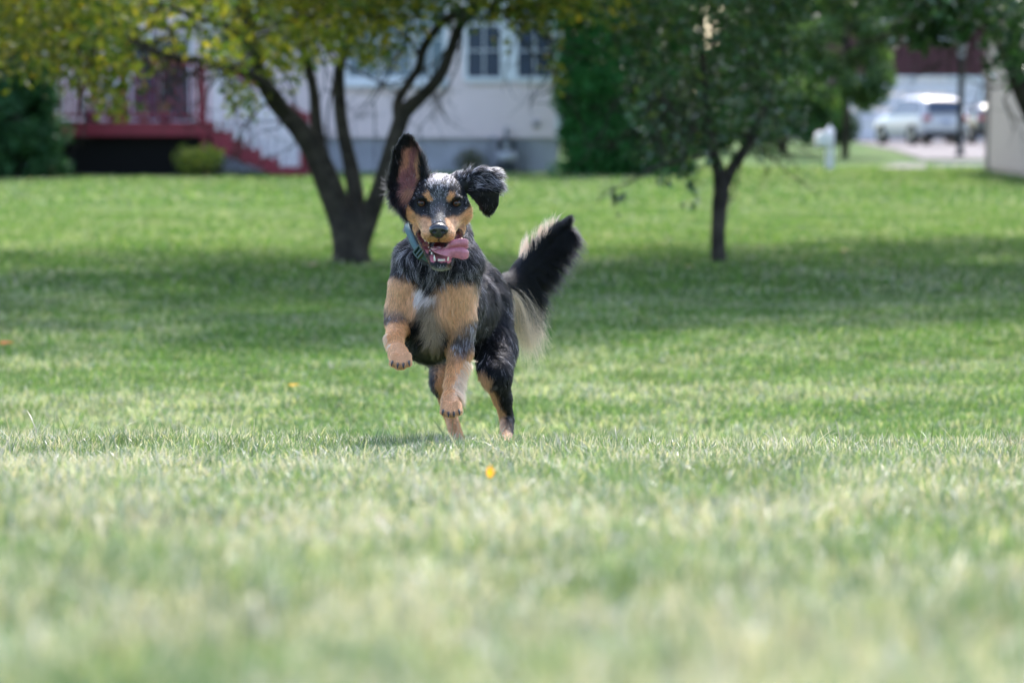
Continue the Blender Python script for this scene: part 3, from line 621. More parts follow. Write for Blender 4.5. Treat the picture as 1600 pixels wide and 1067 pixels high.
# ================================================================== cars
def car(label, loc, yaw, paint, name, L=4.6, W=.92, H=1.68):
    c = thing(name, (0, 0, 0), label, 'car')
    pm = mat(name+'_paint', paint, .28, .5, coat=.8); gm = GLASS; tm = mat('tyre_rubber', (.02, .02, .02), .8, .2); rm = mat('wheel_rim', (.35, .35, .37), .35, .5, metallic=.8)
    pl = mat('black_plastic', (.015, .015, .017), .6, .3); rd = mat('tail_lamp_red', (.35, .02, .03), .2, .6)
    # stations: x, half width, z floor, z belt, half width roof, z roof
    h_ = H
    st = [(-L/2, W*.86, .42, .78, W*.80, .82), (-L/2+.08, W*.95, .30, .98, W*.78, 1.02), (-L/2+.30, W, .26, 1.03, W*.74, h_*.93), (-L/2+.75, W, .24, 1.02, W*.74, h_),
          (-.5, W, .24, .98, W*.74, h_), (.15, W, .24, .97, W*.73, h_*.985), (.75, W, .24, .96, W*.70, h_*.80), (1.15, W, .25, .95, W*.80, 1.05), (1.8, W*.97, .27, .90, W*.72, .96), (L/2-.12, W*.9, .32, .74, W*.66, .82), (L/2, W*.78, .40, .62, W*.6, .66)]
    v = []; f = []; 
    for x, w_, zf_, zb_, wr, zr_ in st:
        ring = [(x, 0, zf_), (x, w_*.9, zf_), (x, w_, zf_+.12), (x, w_, (zf_+zb_)/2+.05), (x, w_*.985, zb_), (x, wr+.015, zr_-.05 if zr_-zb_ > .2 else zr_-.01), (x, wr*.85, zr_), (x, 0, zr_+.02)]
        ring += [(p[0], -p[1], p[2]) for p in ring[-2:0:-1]]; v += ring
    k = 14
    for i in range(len(st)-1):
        for j in range(k): a = i*k+j; b_ = i*k+(j+1) % k; f.append([a, b_, b_+k, a+k])
    f += [list(range(k))[::-1], list(range((len(st)-1)*k, len(st)*k))]
    bo = MB().add(v, f).build('body', pm, c, True); md = bo.modifiers.new('s', 'SUBSURF'); md.levels = 2; md.render_levels = 2
    for s in (-1, 1):                                       # side glass
        P_ = [(-L/2+.42, 1.09, .99), (-1.0, 1.06, .99), (.0, 1.04, .99), (.78, 1.03, .98), (.50, 1.30, .87), (.0, h_-.13, .81), (-1.0, h_-.12, .815), (-L/2+.52, h_-.20, .82)]
        v = [(p[0], s*W*p[2], p[1]) for p in P_]+[(p[0], s*(W*p[2]-.05), p[1]) for p in P_]; q = len(P_)
        MB().add(v, [list(range(q)), list(range(q, 2*q))[::-1]]+[[i, (i+1) % q, (i+1) % q+q, i+q] for i in range(q)]).build('side_window', gm, c)
        MB().box(-L/2-.005, -L/2+.22, s*W*.62 if s > 0 else -W*.93, W*.93 if s > 0 else -W*.62, .84, 1.0).build('tail_light', rd, c, bevel=.03)
        for xw in (-L/2+.85, L/2-.9):
            mb = MB(); prof = [(.20, -.11), (.33, -.11), (.355, -.07), (.355, .07), (.33, .11), (.20, .11)]
            vv = []; ff = []; n_ = 22
            for r_, yy in prof:
                for j in range(n_): a = 2*math.pi*j/n_; vv.append((xw+r_*math.cos(a), s*(W-.06)+yy, .355+r_*math.sin(a)))
            for i in range(len(prof)-1):
                for j in range(n_): a = i*n_+j; b_ = i*n_+(j+1) % n_; ff.append([a, b_, b_+n_, a+n_])
            wh = mb.add(vv, ff).build('wheel', tm, c, True)
            mb = MB(); mb.tube([(xw, s*(W-.06)-.10*s, .355), (xw, s*(W-.06)+.095*s, .355)], [.21, .20], 18); mb.build('rim', rm, wh)
    v = [(-L/2+.02, -W*.72, 1.10), (-L/2+.02, W*.72, 1.10), (-L/2+.20, W*.66, h_-.17), (-L/2+.20, -W*.66, h_-.17)]; v += [(p[0]+.06, p[1], p[2]) for p in v]
    MB().add(v, [[0, 1, 2, 3], [4, 5, 6, 7], [0, 1, 5, 4], [1, 2, 6, 5], [2, 3, 7, 6], [3, 0, 4, 7]]).build('rear_window', gm, c)
    MB().box(-L/2-.03, -L/2+.3, -W*.88, W*.88, .30, .48).build('bumper', pl, c, bevel=.04)
    MB().box(-L/2-.02, -L/2+.03, -.17, .17, .72, .86).build('licence_plate', mat('plate', (.30, .32, .42), .5), c)
    MB().box(-L/2+.02, -L/2+.34, -W*.62, W*.62, h_-.06, h_-.02).build('spoiler', pm, c, bevel=.015)
    c.location = loc; c.rotation_euler = (0, 0, yaw); return c
car('white SUV parked tail towards us in front of the garage', (X(1436, 98.5), 98.9, .02), R(90+17), (.52, .50, .51), 'parked_car', 4.25, .90, 1.68)
car('dark car mostly hidden behind the tan house corner', (X(1545, 101), 103, .02), R(90+8), (.03, .035, .045), 'parked_car', 4.5, .88, 1.45)

# ================================================================== fallen leaves
def fallen(px, py, Y, size, col, label, up=False):
    p = at(px, py, Y); z = float(ground_z(p.x, p.y))
    pts = [(0, -.5), (.26, -.28), (.36, 0), (.24, .3), (0, .55), (-.24, .28), (-.34, 0), (-.24, -.3)]
    v = [(0, 0, .06)]+[(a, b_, .10*abs(a)) for a, b_ in pts]; v = np.array(v)*size
    if up: v = v[:, [0, 2, 1]]; base = np.array([p.x, p.y, p.z])
    else: base = np.array([p.x, p.y, z+.035])
    th = np.array([0, .0012, 0]) if up else np.array([0, 0, .0012]); a = rng.uniform(-.5, .5)
    if not up: v = np.stack([v[:, 0]*math.cos(a)-v[:, 1]*math.sin(a), v[:, 0]*math.sin(a)+v[:, 1]*math.cos(a), v[:, 2]], 1)
    n = len(v); V = np.vstack([v+base, v+base+th]); f_ = [[0, 1+i, 1+(i+1) % 8] for i in range(8)]+[[n, n+1+(i+1) % 8, n+1+i] for i in range(8)]+[[1+i, 1+(i+1) % 8, n+1+(i+1) % 8, n+1+i] for i in range(8)]
    c = np.tile(np.array(col), (len(V), 1))
    tag(new_mesh_obj('fallen_leaf', V, f_, LEAF, None, True, c), label, 'leaf', 'fallen leaves on the lawn')
yl = [q for q in np.linspace(6.4, 3, 700) if at(766, 737, q).z > float(ground_z(at(766, 737, q).x, q))+.034][0]
fallen(766, 737, yl, .018, (.88, .58, .05), 'bright orange-yellow leaf stuck in the grass just below the dog', True)
for px, py, s, col, lb in [(10, 549, .09, (.6, .12, .04), 'red leaf lying at the lawn\'s left border'), (459, 618, .06, (.7, .45, .05), 'small yellow leaf on the lawn left of the raised paw'),
                        (1318, 397, .10, (.6, .28, .06), 'orange leaf on the sunlit lawn behind the slim trunk'), (1408, 386, .09, (.65, .6, .3), 'pale leaf on the sunlit lawn near the right border'),
                        (1075, 423, .09, (.6, .4, .06), 'yellow-brown leaf at the foot of the slim trunk'), (490, 420, .12, (.4, .2, .06), 'brown leaf at the foot of the forked trunk')]:
    Y = (CAMZ)*F/(py-180); fallen(px, py, Y, s, col, lb)
# ================================================================== the dog
def surface_nets(F_, xs, ys, zs):
    """non-uniform grid surface nets -> verts, quads"""
    nx, ny, nz = F_.shape; sg = F_ < 0
    c = np.zeros((nx-1, ny-1, nz-1), np.int8)
    for i in (0, 1):
        for j in (0, 1):
            for k in (0, 1): c += sg[i:nx-1+i, j:ny-1+j, k:nz-1+k]
    act = (c > 0) & (c < 8); I, J, K = np.nonzero(act); n = len(I)
    idm = -np.ones(act.shape, np.int64); idm[I, J, K] = np.arange(n)
    P = np.zeros((n, 3)); cnt = np.zeros(n)
    cr = [(i, j, k) for i in (0, 1) for j in (0, 1) for k in (0, 1)]
    for a in cr:
        for ax in range(3):
            if a[ax]: continue
            b = list(a); b[ax] = 1
            fa = F_[I+a[0], J+a[1], K+a[2]]; fb = F_[I+b[0], J+b[1], K+b[2]]
            m = (fa < 0) != (fb < 0); t = np.where(m, fa/np.where(m, fa-fb, 1), 0)
            pa = np.stack([xs[I+a[0]], ys[J+a[1]], zs[K+a[2]]], 1); pb = np.stack([xs[I+b[0]], ys[J+b[1]], zs[K+b[2]]], 1)
            P += np.where(m[:, None], pa+(pb-pa)*t[:, None], 0); cnt += m
    P /= cnt[:, None]; Q = []
    for ax in range(3):
        o = [(1, 2), (2, 0), (0, 1)][ax]
        sl_a = [slice(1, -1)]*3; sl_b = [slice(1, -1)]*3; sl_a[ax] = slice(0, -1); sl_b[ax] = slice(1, None)
        A_, B_ = sg[tuple(sl_a)], sg[tuple(sl_b)]; ii = np.array(np.nonzero(A_ != B_)).T
        inside = A_[tuple(ii.T)]
        base = ii.copy(); base[:, o[0]] += 1; base[:, o[1]] += 1
        q = []
        for d1, d2 in ((-1, -1), (0, -1), (0, 0), (-1, 0)):
            e = base.copy(); e[:, o[0]] += d1; e[:, o[1]] += d2; q.append(idm[e[:, 0], e[:, 1], e[:, 2]])
        q = np.stack(q, 1); q[~inside] = q[~inside][:, ::-1]; Q.append(q)
    return P, np.concatenate(Q)

class SDF:
    def __init__(s, xs, ys, zs):
        s.xs, s.ys, s.zs = xs, ys, zs; s.F = np.full((len(xs), len(ys), len(zs)), 0.09, np.float32); s.prims = []
    def win(s, lo, hi, m):
        r = []
        for ax, (l, h) in zip((s.xs, s.ys, s.zs), zip(lo, hi)):
            a = np.searchsorted(ax, l-m); b = np.searchsorted(ax, h+m); r.append(slice(max(a-1, 0), min(b+1, len(ax))))
        return r
    def put(s, fn, lo, hi, k, region, sub=False):
        w_ = s.win(lo, hi, k+.02)
        P = (s.xs[w_[0]][:, None, None], s.ys[w_[1]][None, :, None], s.zs[w_[2]][None, None, :])
        d = fn(*P).astype(np.float32); f = s.F[tuple(w_)]
        if sub: d = -d; h = np.maximum(k-np.abs(f-d), 0)/k; s.F[tuple(w_)] = np.maximum(f, d)+h*h*k*.25
        else:
            h = np.maximum(k-np.abs(f-d), 0)/k; s.F[tuple(w_)] = np.minimum(f, d)-h*h*k*.25
            if region: s.prims.append((fn, region))
    def cap(s, a, b, ra, rb, k=.012, region=None, sub=False):
        a = np.array(a, float); b = np.array(b, float); ba = b-a; L2 = ba@ba+1e-12
        def fn(x, y, z):
            h = np.clip(((x-a[0])*ba[0]+(y-a[1])*ba[1]+(z-a[2])*ba[2])/L2, 0, 1)
            return np.sqrt((x-a[0]-h*ba[0])**2+(y-a[1]-h*ba[1])**2+(z-a[2]-h*ba[2])**2)-(ra+(rb-ra)*h)
        r = max(ra, rb); s.put(fn, np.minimum(a, b)-r, np.maximum(a, b)+r, k, region, sub)
    def ell(s, c, r, k=.012, region=None, sub=False, rot=None):
        c = np.array(c, float); r = np.array(r, float); M = np.eye(3) if rot is None else np.array(rot)
        def fn(x, y, z):
            X_, Y_, Z_ = x-c[0], y-c[1], z-c[2]
            u = [(M[0, i]*X_+M[1, i]*Y_+M[2, i]*Z_) for i in range(3)]
            k0 = np.sqrt((u[0]/r[0])**2+(u[1]/r[1])**2+(u[2]/r[2])**2)+1e-9; k1 = np.sqrt((u[0]/r[0]**2)**2+(u[1]/r[1]**2)**2+(u[2]/r[2]**2)**2)+1e-9
            return k0*(k0-1)/k1
        q = r.max() if rot is not None else r
        s.put(fn, c-q, c+q, k, region, sub)
    def flap(s, poly, yfn, th, k, region):
        """thin curved sheet: outline poly (x,z) in metres, mid surface y=yfn(x,z)"""
        P = np.array(poly); n = len(P)
        def fn(x, y, z):
            xx = x+0*z; zz = z+0*x; d = np.full(np.broadcast(xx, zz).shape, 1e9); sgn = np.ones_like(d)
            for i in range(n):
                a = P[i]; b = P[i-1]; e = b-a; wx = xx-a[0]; wz = zz-a[1]
                t = np.clip((wx*e[0]+wz*e[1])/(e@e), 0, 1); d = np.minimum(d, (wx-e[0]*t)**2+(wz-e[1]*t)**2)
                c1 = zz >= a[1]; c2 = zz < b[1]; c3 = e[0]*wz > e[1]*wx
                sgn = np.where((c1 & c2 & c3) | (~c1 & ~c2 & ~c3), -sgn, sgn)
            d = np.sqrt(d)*sgn; dy = np.abs(y-yfn(xx, zz))-th
            o = np.maximum(d, -.03)+th*.7
            return np.minimum(np.maximum(o, dy), 0)+np.sqrt(np.maximum(o, 0)**2+np.maximum(dy, 0)**2)-th*.35
        lo = (P[:, 0].min(), hc[1]-.03, P[:, 1].min()); hi = (P[:, 0].max(), hc[1]+.12, P[:, 1].max())
        s.put(fn, lo, hi, k, region)
def proj(p):
    p = np.asarray(p); x, y, z = p[..., 0], p[..., 1], p[..., 2]-CAMZ
    fw = y*math.cos(TILT)-z*math.sin(TILT); up = y*math.sin(TILT)+z*math.cos(TILT)
    return 800+F*x/fw, 533.5-F*up/fw

hc = np.array(at(686, 318, 6.0)); hs = 6.0/F
def H(x, y, z): return hc+hs*np.array([x, y, z])
def axis(lo, hi, f0, f1, fine, coarse):
    out = [lo]
    while out[-1] < hi: out.append(out[-1]+(fine if f0 < out[-1] < f1 else coarse))
    return np.array(out)
g = SDF(axis(-.30, .13, -.255, -.01, .0017, .0038), axis(5.80, 6.92, 5.86, 6.10, .0020, .0044), axis(.27, 1.05, .67, 1.045, .0018, .0038))
def A3(px, py, Y): return np.array(at(px, py, Y))
def cp(a, b, ra, rb, reg, k=.03):
    """a, b: (px, py, Y); radii in px"""
    g.cap(A3(*a), A3(*b), ra*a[2]/F, rb*b[2]/F, k, reg)
# torso
g.ell(A3(673, 478, 6.20), (.078, .135, .098), .04, 'chest')
cp((688, 472, 6.32), (715, 476, 6.50), 58, 49, 'torso', .05)
cp((715, 476, 6.50), (746, 464, 6.64), 48, 36, 'torso', .05)
cp((744, 420, 6.58), (757, 440, 6.66), 14, 20, 'torso', .04)
cp((686, 440, 6.16), (684, 366, 6.15), 55, 44, 'neck', .04)
g.ell(A3(684, 405, 6.13), (.082, .07, .055), .04, 'neck')
g.ell(A3(672, 520, 6.2), (.055, .11, .052), .04, 'chest')
# shoulders and fore legs
cp((636, 446, 6.12), (628, 488, 6.13), 29, 25, 'shoulder', .025)
cp((628, 488, 6.13), (622, 505, 6.12), 22, 18, 'foreleg_raised', .02)
cp((622, 505, 6.11), (616, 530, 6.03), 17, 12.5, 'foreleg_raised', .015)
cp((616, 530, 6.03), (623, 556, 5.99), 12.5, 13.5, 'foreleg_raised', .012)
cp((706, 450, 6.12), (716, 500, 6.14), 32, 26, 'shoulder', .025)
cp((716, 500, 6.14), (718, 545, 6.13), 25, 20, 'foreleg_main', .02)
cp((718, 545, 6.13), (707, 600, 6.08), 18, 11, 'foreleg_main', .012)
cp((707, 600, 6.08), (704, 626, 6.05), 11, 12.5, 'foreleg_main', .012)
cp((704, 626, 6.05), (705, 638, 6.02), 12.5, 14, 'paw_main', .012)
cp((622, 552, 5.99), (625, 562, 5.97), 15, 15.5, 'paw_raised', .01)
def toes(cx, cy, Y, sp, reg, dz=(3, 0, 0, 3), r=6.6, drop=10):
    for i, o in enumerate((-1.5, -.5, .5, 1.5)):
        a = (cx+o*sp*.8, cy-3-dz[i], Y); b = (cx+o*sp, cy+drop-dz[i]*1.3, Y-.022+abs(o)*.004)
        g.cap(A3(*a), A3(*b), r*Y/F, (r-1)*Y/F, .0035, reg)
toes(626, 562, 5.955, 8.6, 'paw_raised', r=6.8, drop=9); toes(705, 638, 6.00, 8.2, 'paw_main', r=6.8, drop=9)
# hind legs
cp((762, 480, 6.64), (774, 540, 6.60), 34, 30, 'thigh', .03)
cp((774, 540, 6.60), (774, 584, 6.52), 29, 23, 'thigh', .02)
cp((774, 584, 6.52), (785, 622, 6.56), 22, 15, 'hindleg', .015)
cp((785, 622, 6.56), (792, 655, 6.60), 14, 10.5, 'hindleg', .01)
cp((792, 655, 6.60), (791, 690, 6.47), 10, 10, 'hindleg', .01)
cp((791, 690, 6.47), (790, 703, 6.40), 11.5, 10, 'hindleg', .01)
cp((712, 505, 6.62), (702, 560, 6.58), 34, 26, 'thigh', .03)
cp((702, 560, 6.58), (690, 598, 6.50), 24, 15, 'thigh', .015)
cp((690, 598, 6.50), (703, 645, 6.58), 14, 10, 'hindleg', .01)
cp((703, 645, 6.58), (716, 690, 6.46), 9.5, 10, 'hindleg', .01)
cp((716, 690, 6.46), (719, 702, 6.40), 11, 10, 'hindleg', .01)
# tail
TL = catmull([(752, 454, 6.64, 15), (786, 449, 6.75, 12), (806, 437, 6.80, 10), (830, 408, 6.82, 8), (856, 378, 6.82, 6.5), (880, 356, 6.80, 5), (896, 344, 6.78, 3.5)], 3)
for a, b in zip(TL[:-1], TL[1:]): g.cap(A3(*a[:3]), A3(*b[:3]), a[3]*a[2]/F, b[3]*b[2]/F, .01, 'tail')
# head
def hcap(a, b, ra, rb, k, reg, sub=False): g.cap(H(*a), H(*b), ra*hs, rb*hs, k*hs, reg, sub)
def hell(c, r, k, reg, sub=False): g.ell(H(*c), np.array(r)*hs, k*hs, reg, sub)
hell((0, 36, 6), (41, 50, 37), 12, 'head'); hell((0, 22, 18), (32, 38, 22), 12, 'head')
for s_ in (-1, 1):
    hell((s_*29, 26, -15), (19.5, 26, 22), 14, 'head'); hell((s_*17, -1, 12), (11, 12, 7), 9, 'head')
    hcap((s_*24, 6, -20), (s_*13, -40, -42), 15, 12, 10, 'muzzle'); hell((s_*11, -46, -46), (14, 17, 12), 8, 'muzzle')
    hcap((s_*33, 10, -39), (4+s_*11, -36, -91), 8.5, 7.0, 6, 'jaw')
hcap((0, 4, -2), (1, -50, -33), 17, 11, 12, 'muzzle'); hcap((1, -20, -30), (1, -50, -42), 18, 13, 8, 'muzzle')
hcap((2, 20, -62), (4, -34, -94), 16, 9, 8, 'jaw'); hell((4, -38, -94), (16, 9, 8), 5, 'jaw')
hcap((-2, 14, -56), (3, -46, -77), 18, 12, 4, None, True)
hcap((-29, -6, -48), (-9, -44, -80), 4.5, 8, 3, None, True); hcap((32, -6, -48), (17, -44, -80), 4.5, 8, 3, None, True)
for s_ in (-1, 1):
    hell((s_*26.5, -9, -.4), (8.6, 8, 5.6), 4, None, True); hell((s_*26.5, -6, 9.2), (9, 6, 3), 4, 'head')
# ears
def xz(px, py, Y=6.04): p = at(px, py, Y); return (p.x, p.z)
EL = [xz(*p) for p in [(636, 211), (645, 216), (654, 229), (662, 249), (668, 275), (667, 300), (660, 320), (648, 338), (636, 340), (624, 326), (616, 308), (611, 288), (611, 264), (615, 242), (623, 221), (629, 213)]]
ec = xz(640, 280)
def y_el(x, z): return hc[1]+.042-9.5*(x-ec[0])**2*1.6-.15*(z-ec[1])-1.5*(z-ec[1])**2
g.flap(EL, y_el, .0034, .006, 'ear_up')
ER = [xz(*p) for p in [(708, 284), (726, 272), (745, 265), (762, 265), (773, 270), (780, 283), (781, 300), (780, 318), (773, 331), (765, 335), (756, 331), (747, 320), (739, 307), (730, 302), (716, 306)]]
ed = xz(752, 285)
def y_er(x, z): return hc[1]+.035-.25*(x-ed[0])+6*(x-ed[0])**2+5*(z-ed[1])**2
g.flap(ER, y_er, .0048, .007, 'ear_side')
hcap((-26, 44, 30), (-38, 46, 8), 13, 12, 8, 'head'); hcap((30, 34, 34), (46, 36, 30), 13, 10, 8, 'head')
V, Q = surface_nets(g.F, g.xs, g.ys, g.zs)
# a little relaxation
E_ = np.concatenate([Q[:, [0, 1]], Q[:, [1, 2]], Q[:, [2, 3]], Q[:, [3, 0]]])
for it in range(2):
    acc = np.zeros_like(V); cn = np.zeros(len(V)); 
    for a, b in ((0, 1), (1, 0)): 
        for d_ in range(3): acc[:, d_] += np.bincount(E_[:, a], V[E_[:, b], d_], len(V))
        cn += np.bincount(E_[:, a], minlength=len(V))
    V = V*.5+.5*acc/cn[:, None]
# normals
n1 = np.cross(V[Q[:, 2]]-V[Q[:, 0]], V[Q[:, 3]]-V[Q[:, 1]]); VN = np.zeros_like(V)
for j in range(4):
    for d_ in range(3): VN[:, d_] += np.bincount(Q[:, j], n1[:, d_], len(V))
VN /= np.linalg.norm(VN, axis=1)[:, None]+1e-12
# regions : per point weights
REG = ['chest', 'torso', 'neck', 'shoulder', 'foreleg_raised', 'foreleg_main', 'paw_raised', 'paw_main', 'thigh', 'hindleg', 'tail', 'head', 'muzzle', 'jaw', 'ear_up', 'ear_side']
RI = {r: i for i, r in enumerate(REG)}
def regdist(P):
    D = np.full((len(P), len(REG)), 1.0)
    for fn, r in g.prims:
        if r.startswith('ear'):
            d = np.array([1.0])
            ylo = hc[1]-.05; lo = np.array(EL if r == 'ear_up' else ER); m = (P[:, 0] > lo[:, 0].min()-.01) & (P[:, 0] < lo[:, 0].max()+.01) & (P[:, 2] > lo[:, 1].min()-.01) & (P[:, 1] < hc[1]+.15)
            d = np.full(len(P), 1.0)
            if m.any(): d[m] = fn(P[m, 0], P[m, 1], P[m, 2])
        else: d = fn(P[:, 0], P[:, 1], P[:, 2])
        D[:, RI[r]] = np.minimum(D[:, RI[r]], d)
    return D
D = regdist(V); W_ = np.exp(-(D-D.min(1)[:, None])/.006); W_ /= W_.sum(1)[:, None]; rid = D.argmin(1)

# ---------------- coat colours (markings of the coat, in the dog's own frame)
BLK_ = np.array((.012, .012, .015)); GRY = np.array((.16, .16, .19)); TAN = np.array((.72, .34, .145)); TANL = np.array((.86, .48, .27)); CRM = np.array((.84, .63, .46)); WHI = np.array((.84, .72, .72)); PNK = np.array((.55, .22, .24)); DKR = np.array((.10, .018, .022))
def sm(a, b, x): t = np.clip((x-a)/(b-a), 0, 1); return t*t*(3-2*t)
def blob(u, v, cu, cv, ru, rv, soft=.35, ang=0):
    a = math.radians(ang); du, dv = u-cu, v-cv; p = du*math.cos(a)+dv*math.sin(a); q = -du*math.sin(a)+dv*math.cos(a)
    return 1-sm(1-soft, 1+soft, np.sqrt((p/ru)**2+(q/rv)**2))
def coat(P, N, rid, jit=0.0):
    u, v = proj(P)
    if jit: u = u+rng.normal(0, jit, len(u)); v = v+rng.normal(0, jit, len(v))
    hx = (P[:, 0]-hc[0])/hs; hy = (P[:, 1]-hc[1])/hs; hz = (P[:, 2]-hc[2])/hs
    if jit: hx = hx+rng.normal(0, jit*.8, len(u)); hz = hz+rng.normal(0, jit*.8, len(u))
    wn = lambda a, b, s: (vnoise(a, b, s)-.5)*2
    u1, v1 = u, v; u = u+4.5*wn(u1, v1, .11)+2.5*wn(u1+50, v1, .3); v = v+4.5*wn(u1, v1+70, .11)+2.5*wn(u1+9, v1+20, .3)
    h1, h2_ = hx, hz; hx = hx+1.8*wn(h1, h2_, .16)+1.0*wn(h1+7, h2_, .4); hz = hz+2.6*wn(h1+40, h2_, .16)+1.3*wn(h1, h2_+33, .4)
    c = np.tile(BLK_, (len(P), 1)); sp = np.full(len(P), .10)          # sp: share of grey hairs
    isr = lambda *r: np.isin(rid, [RI[k] for k in r])
    def mix(m, col): nonlocal c; c = c*(1-m[:, None])+col*m[:, None]
    fr = (P[:, 1] < 6.32)
    # chest, shoulders, fore legs
    b_ = isr('chest', 'neck', 'shoulder', 'foreleg_raised', 'foreleg_main') & (P[:, 1] < 6.19)
    low = b_*sm(420, 436, v+ (u-672)**2*(-.0020)+2)
    mix(low*blob(u, v, 627, 458, 33, 38, .3)*(N[:, 1] < .5), TANL*.92); mix(low*blob(u, v, 714, 468, 34, 48, .28)*(N[:, 1] < .5), TANL*.92)
    mix(b_*blob(u, v, 659, 455, 12, 18, .35, -15), WHI); mix(b_*blob(u, v, 674, 460, 13, 7, .4, -20)*.8, WHI)
    mix(b_*blob(u, v, 674, 506, 13, 38, .5, -8)*.8, CRM*.55)
    sp = np.where(isr('neck', 'chest') & (v < 440), .34, sp)
    sp = np.where(isr('tail'), .015, sp); sp = np.where(isr('chest') & (v > 445), .05, sp)
    m = isr('foreleg_raised', 'shoulder')*sm(470, 496, v)*(u < 660); mix(m*.42, np.array((.13, .085, .07))); sp = np.where(m > .6, .2, sp)
    m = isr('foreleg_raised', 'paw_raised')*sm(498, 506, v+(u-618)*.12); mix(m, TAN*1.1)
    m = isr('foreleg_main', 'shoulder')*sm(490, 520, v)*(u > 686); mix(m*(1-sm(700, 716, u)), TANL*.75); mm_ = m*sm(700, 716, u); mix(mm_*(.35+.5*vnoise(u1+11, v1, .12)), np.array((.11, .08, .08))); sp = np.where(mm_ > .5, .42, sp)
    m = isr('foreleg_main', 'paw_main')*sm(548, 575, v-(710-u)*.5); mix(m, TAN*1.15); mix(m*sm(706, 718, u-(v-590)*-.15)*sm(572, 590, v)*(1-sm(608, 628, v))*.85, CRM)
    mix(isr('paw_raised', 'paw_main')*.35, TANL)
    # hind legs
    hl = isr('hindleg', 'thigh') & (v > 560)
    m = hl*(1-sm(-4, 4, (u-766)-(v-590)*.36))*(u > 735)*sm(572, 584, v); mix(m, TANL*.9)
    m = hl*(u < 735)*sm(0, 4, (u-681)-np.maximum(v-640, 0)*.42)*sm(560, 585, v); mix(m, TAN*.9)
    mix(hl*sm(676, 688, v), TANL*.8)
    sp = np.where(isr('torso', 'thigh'), .03+.34*vnoise(P[:, 1]*7, P[:, 2]*7, 4)**2, sp)
    # tail underside is cream near its root
        # head
    hd = isr('head', 'muzzle', 'jaw') & (P[:, 1] < 6.13)
    ax_ = np.abs(hx)
    face = hd*sm(-8, -16, hz+np.maximum(ax_-34, 0)*-1.6)
    tanm = hd*np.clip(sm(9, 14, ax_-(hz > -20)*3)*(1-sm(-24, -15, hz-np.maximum(ax_-36, 0)*1.5+np.maximum(24-ax_, 0)*.15)), 0, 1)
    tanm = np.maximum(tanm, hd*sm(-47, -51, hz)*isr('muzzle', 'head'))
    sp = np.where(hd, .25, sp); sp = np.where(hd & (ax_ < 12) & (hz > -34), .66, sp); sp = np.where(hd & (ax_ < 17) & (hz > 26), .70, sp)
    sp = np.where(tanm > .5, .04, sp); mix(tanm, TAN)
    mix(hd*blob(hx, hz, 22, -34, 12, 11, .4)*tanm, TANL*1.05); mix(hd*blob(hx, hz, -22, -36, 10, 12, .4)*tanm*.7, TANL)
    for s_ in (-1, 1):
        mix(hd*blob(hx, hz, s_*26.5, -1, 12.5, 9.5, .25), BLK_); sp = np.where(hd & (np.hypot(hx-s_*26.5, hz) < 12), 0, sp)
        mm = hd*blob(hx, hz, s_*16.5+1, 10.5, 5.2, 7, .3, s_*-25); mix(mm, TAN*1.05); sp = np.where(mm > .4, 0, sp)
    jw = isr('jaw') | (isr('muzzle') & (hz < -56) & (hy < 10))
    mix(isr('jaw')*sm(-62, -76, hz), BLK_*1.2); mix(isr('jaw')*(1-sm(-98, -94, hz)), np.array((.35, .33, .33)))
    # mouth inside
    a0 = np.array((-2, 14, -56.)); a1 = np.array((3, -46, -77.)); q = np.stack([hx, hy, hz], 1); t = np.clip(((q-a0)@(a1-a0))/((a1-a0)@(a1-a0)), 0, 1)
    dm = np.linalg.norm(q-a0-t[:, None]*(a1-a0), axis=1)-(18-6*t)
    for b0, b1 in (((-29, -6, -48.), (-9, -44, -80.)), ((32, -6, -48.), (17, -44, -80.))):
        b0 = np.array(b0); b1 = np.array(b1); t2 = np.clip(((q-b0)@(b1-b0))/((b1-b0)@(b1-b0)), 0, 1); dm = np.minimum(dm, np.linalg.norm(q-b0-t2[:, None]*(b1-b0), axis=1)-(4.5+3.5*t2))
    ins = hd*(1-sm(1.0, 2.2, dm))
    mix(ins, DKR); mix(ins*sm(.35, .8, t)*(hz < -72)*.8, np.array((.50, .16, .2)))
    mix(hd*sm(.9, 2, dm)*(1-sm(2.8, 5.5, dm))*(hz < -38), BLK_)
    mix(hd*(hy < -45)*(1-sm(1.0, 2.2, np.abs(hx-1)))*(hz < -48), BLK_)
    mix(tanm*.5*sm(.55, .75, vnoise(hx+60, hz+60, .35))*(hz < -20), TAN*.45)
    # ears
    m = isr('ear_up')*(N[:, 1] < .15)*blob(u, v, 639, 276, 14, 42, .3, 6); mix(m, PNK*.6); mix(m*blob(u, v, 631, 255, 7, 24, .6, 15), TAN*.5+PNK*.35); mix(m*blob(u, v, 653, 272, 4, 26, .5, 0), TANL*.8); mix(m*blob(u, v, 636, 308, 14, 11, .5), TAN*.45+PNK*.35)
    e = isr('ear_side'); sp = np.where(e & (v < 296), .42, sp)
    sp = np.where(isr('ear_up'), .06, sp)
    return np.clip(c, 0, 1), sp, ins
cV, spV, insV = coat(V, VN, rid)
cV = cV*.55+np.where(spV[:, None] > .3, .03, 0)
cV = np.where(insV[:, None] > .5, cV/.55, cV)
DM = bpy.data.materials.new('dog_skin'); DM.use_nodes = True
n_ = DM.node_tree.nodes; l_ = DM.node_tree.links; b_ = n_['Principled BSDF']; at_ = n_.new('ShaderNodeAttribute'); at_.attribute_name = 'col'
l_.new(at_.outputs['Color'], b_.inputs['Base Color']); b_.inputs['Roughness'].default_value = .65; b_.inputs['Specular IOR Level'].default_value = .3
dog = new_mesh_obj('dog', V, Q, DM, None, True, cV)
tag(dog, 'black, tan and grey long-haired dog leaping towards the camera with its tongue out', 'dog')

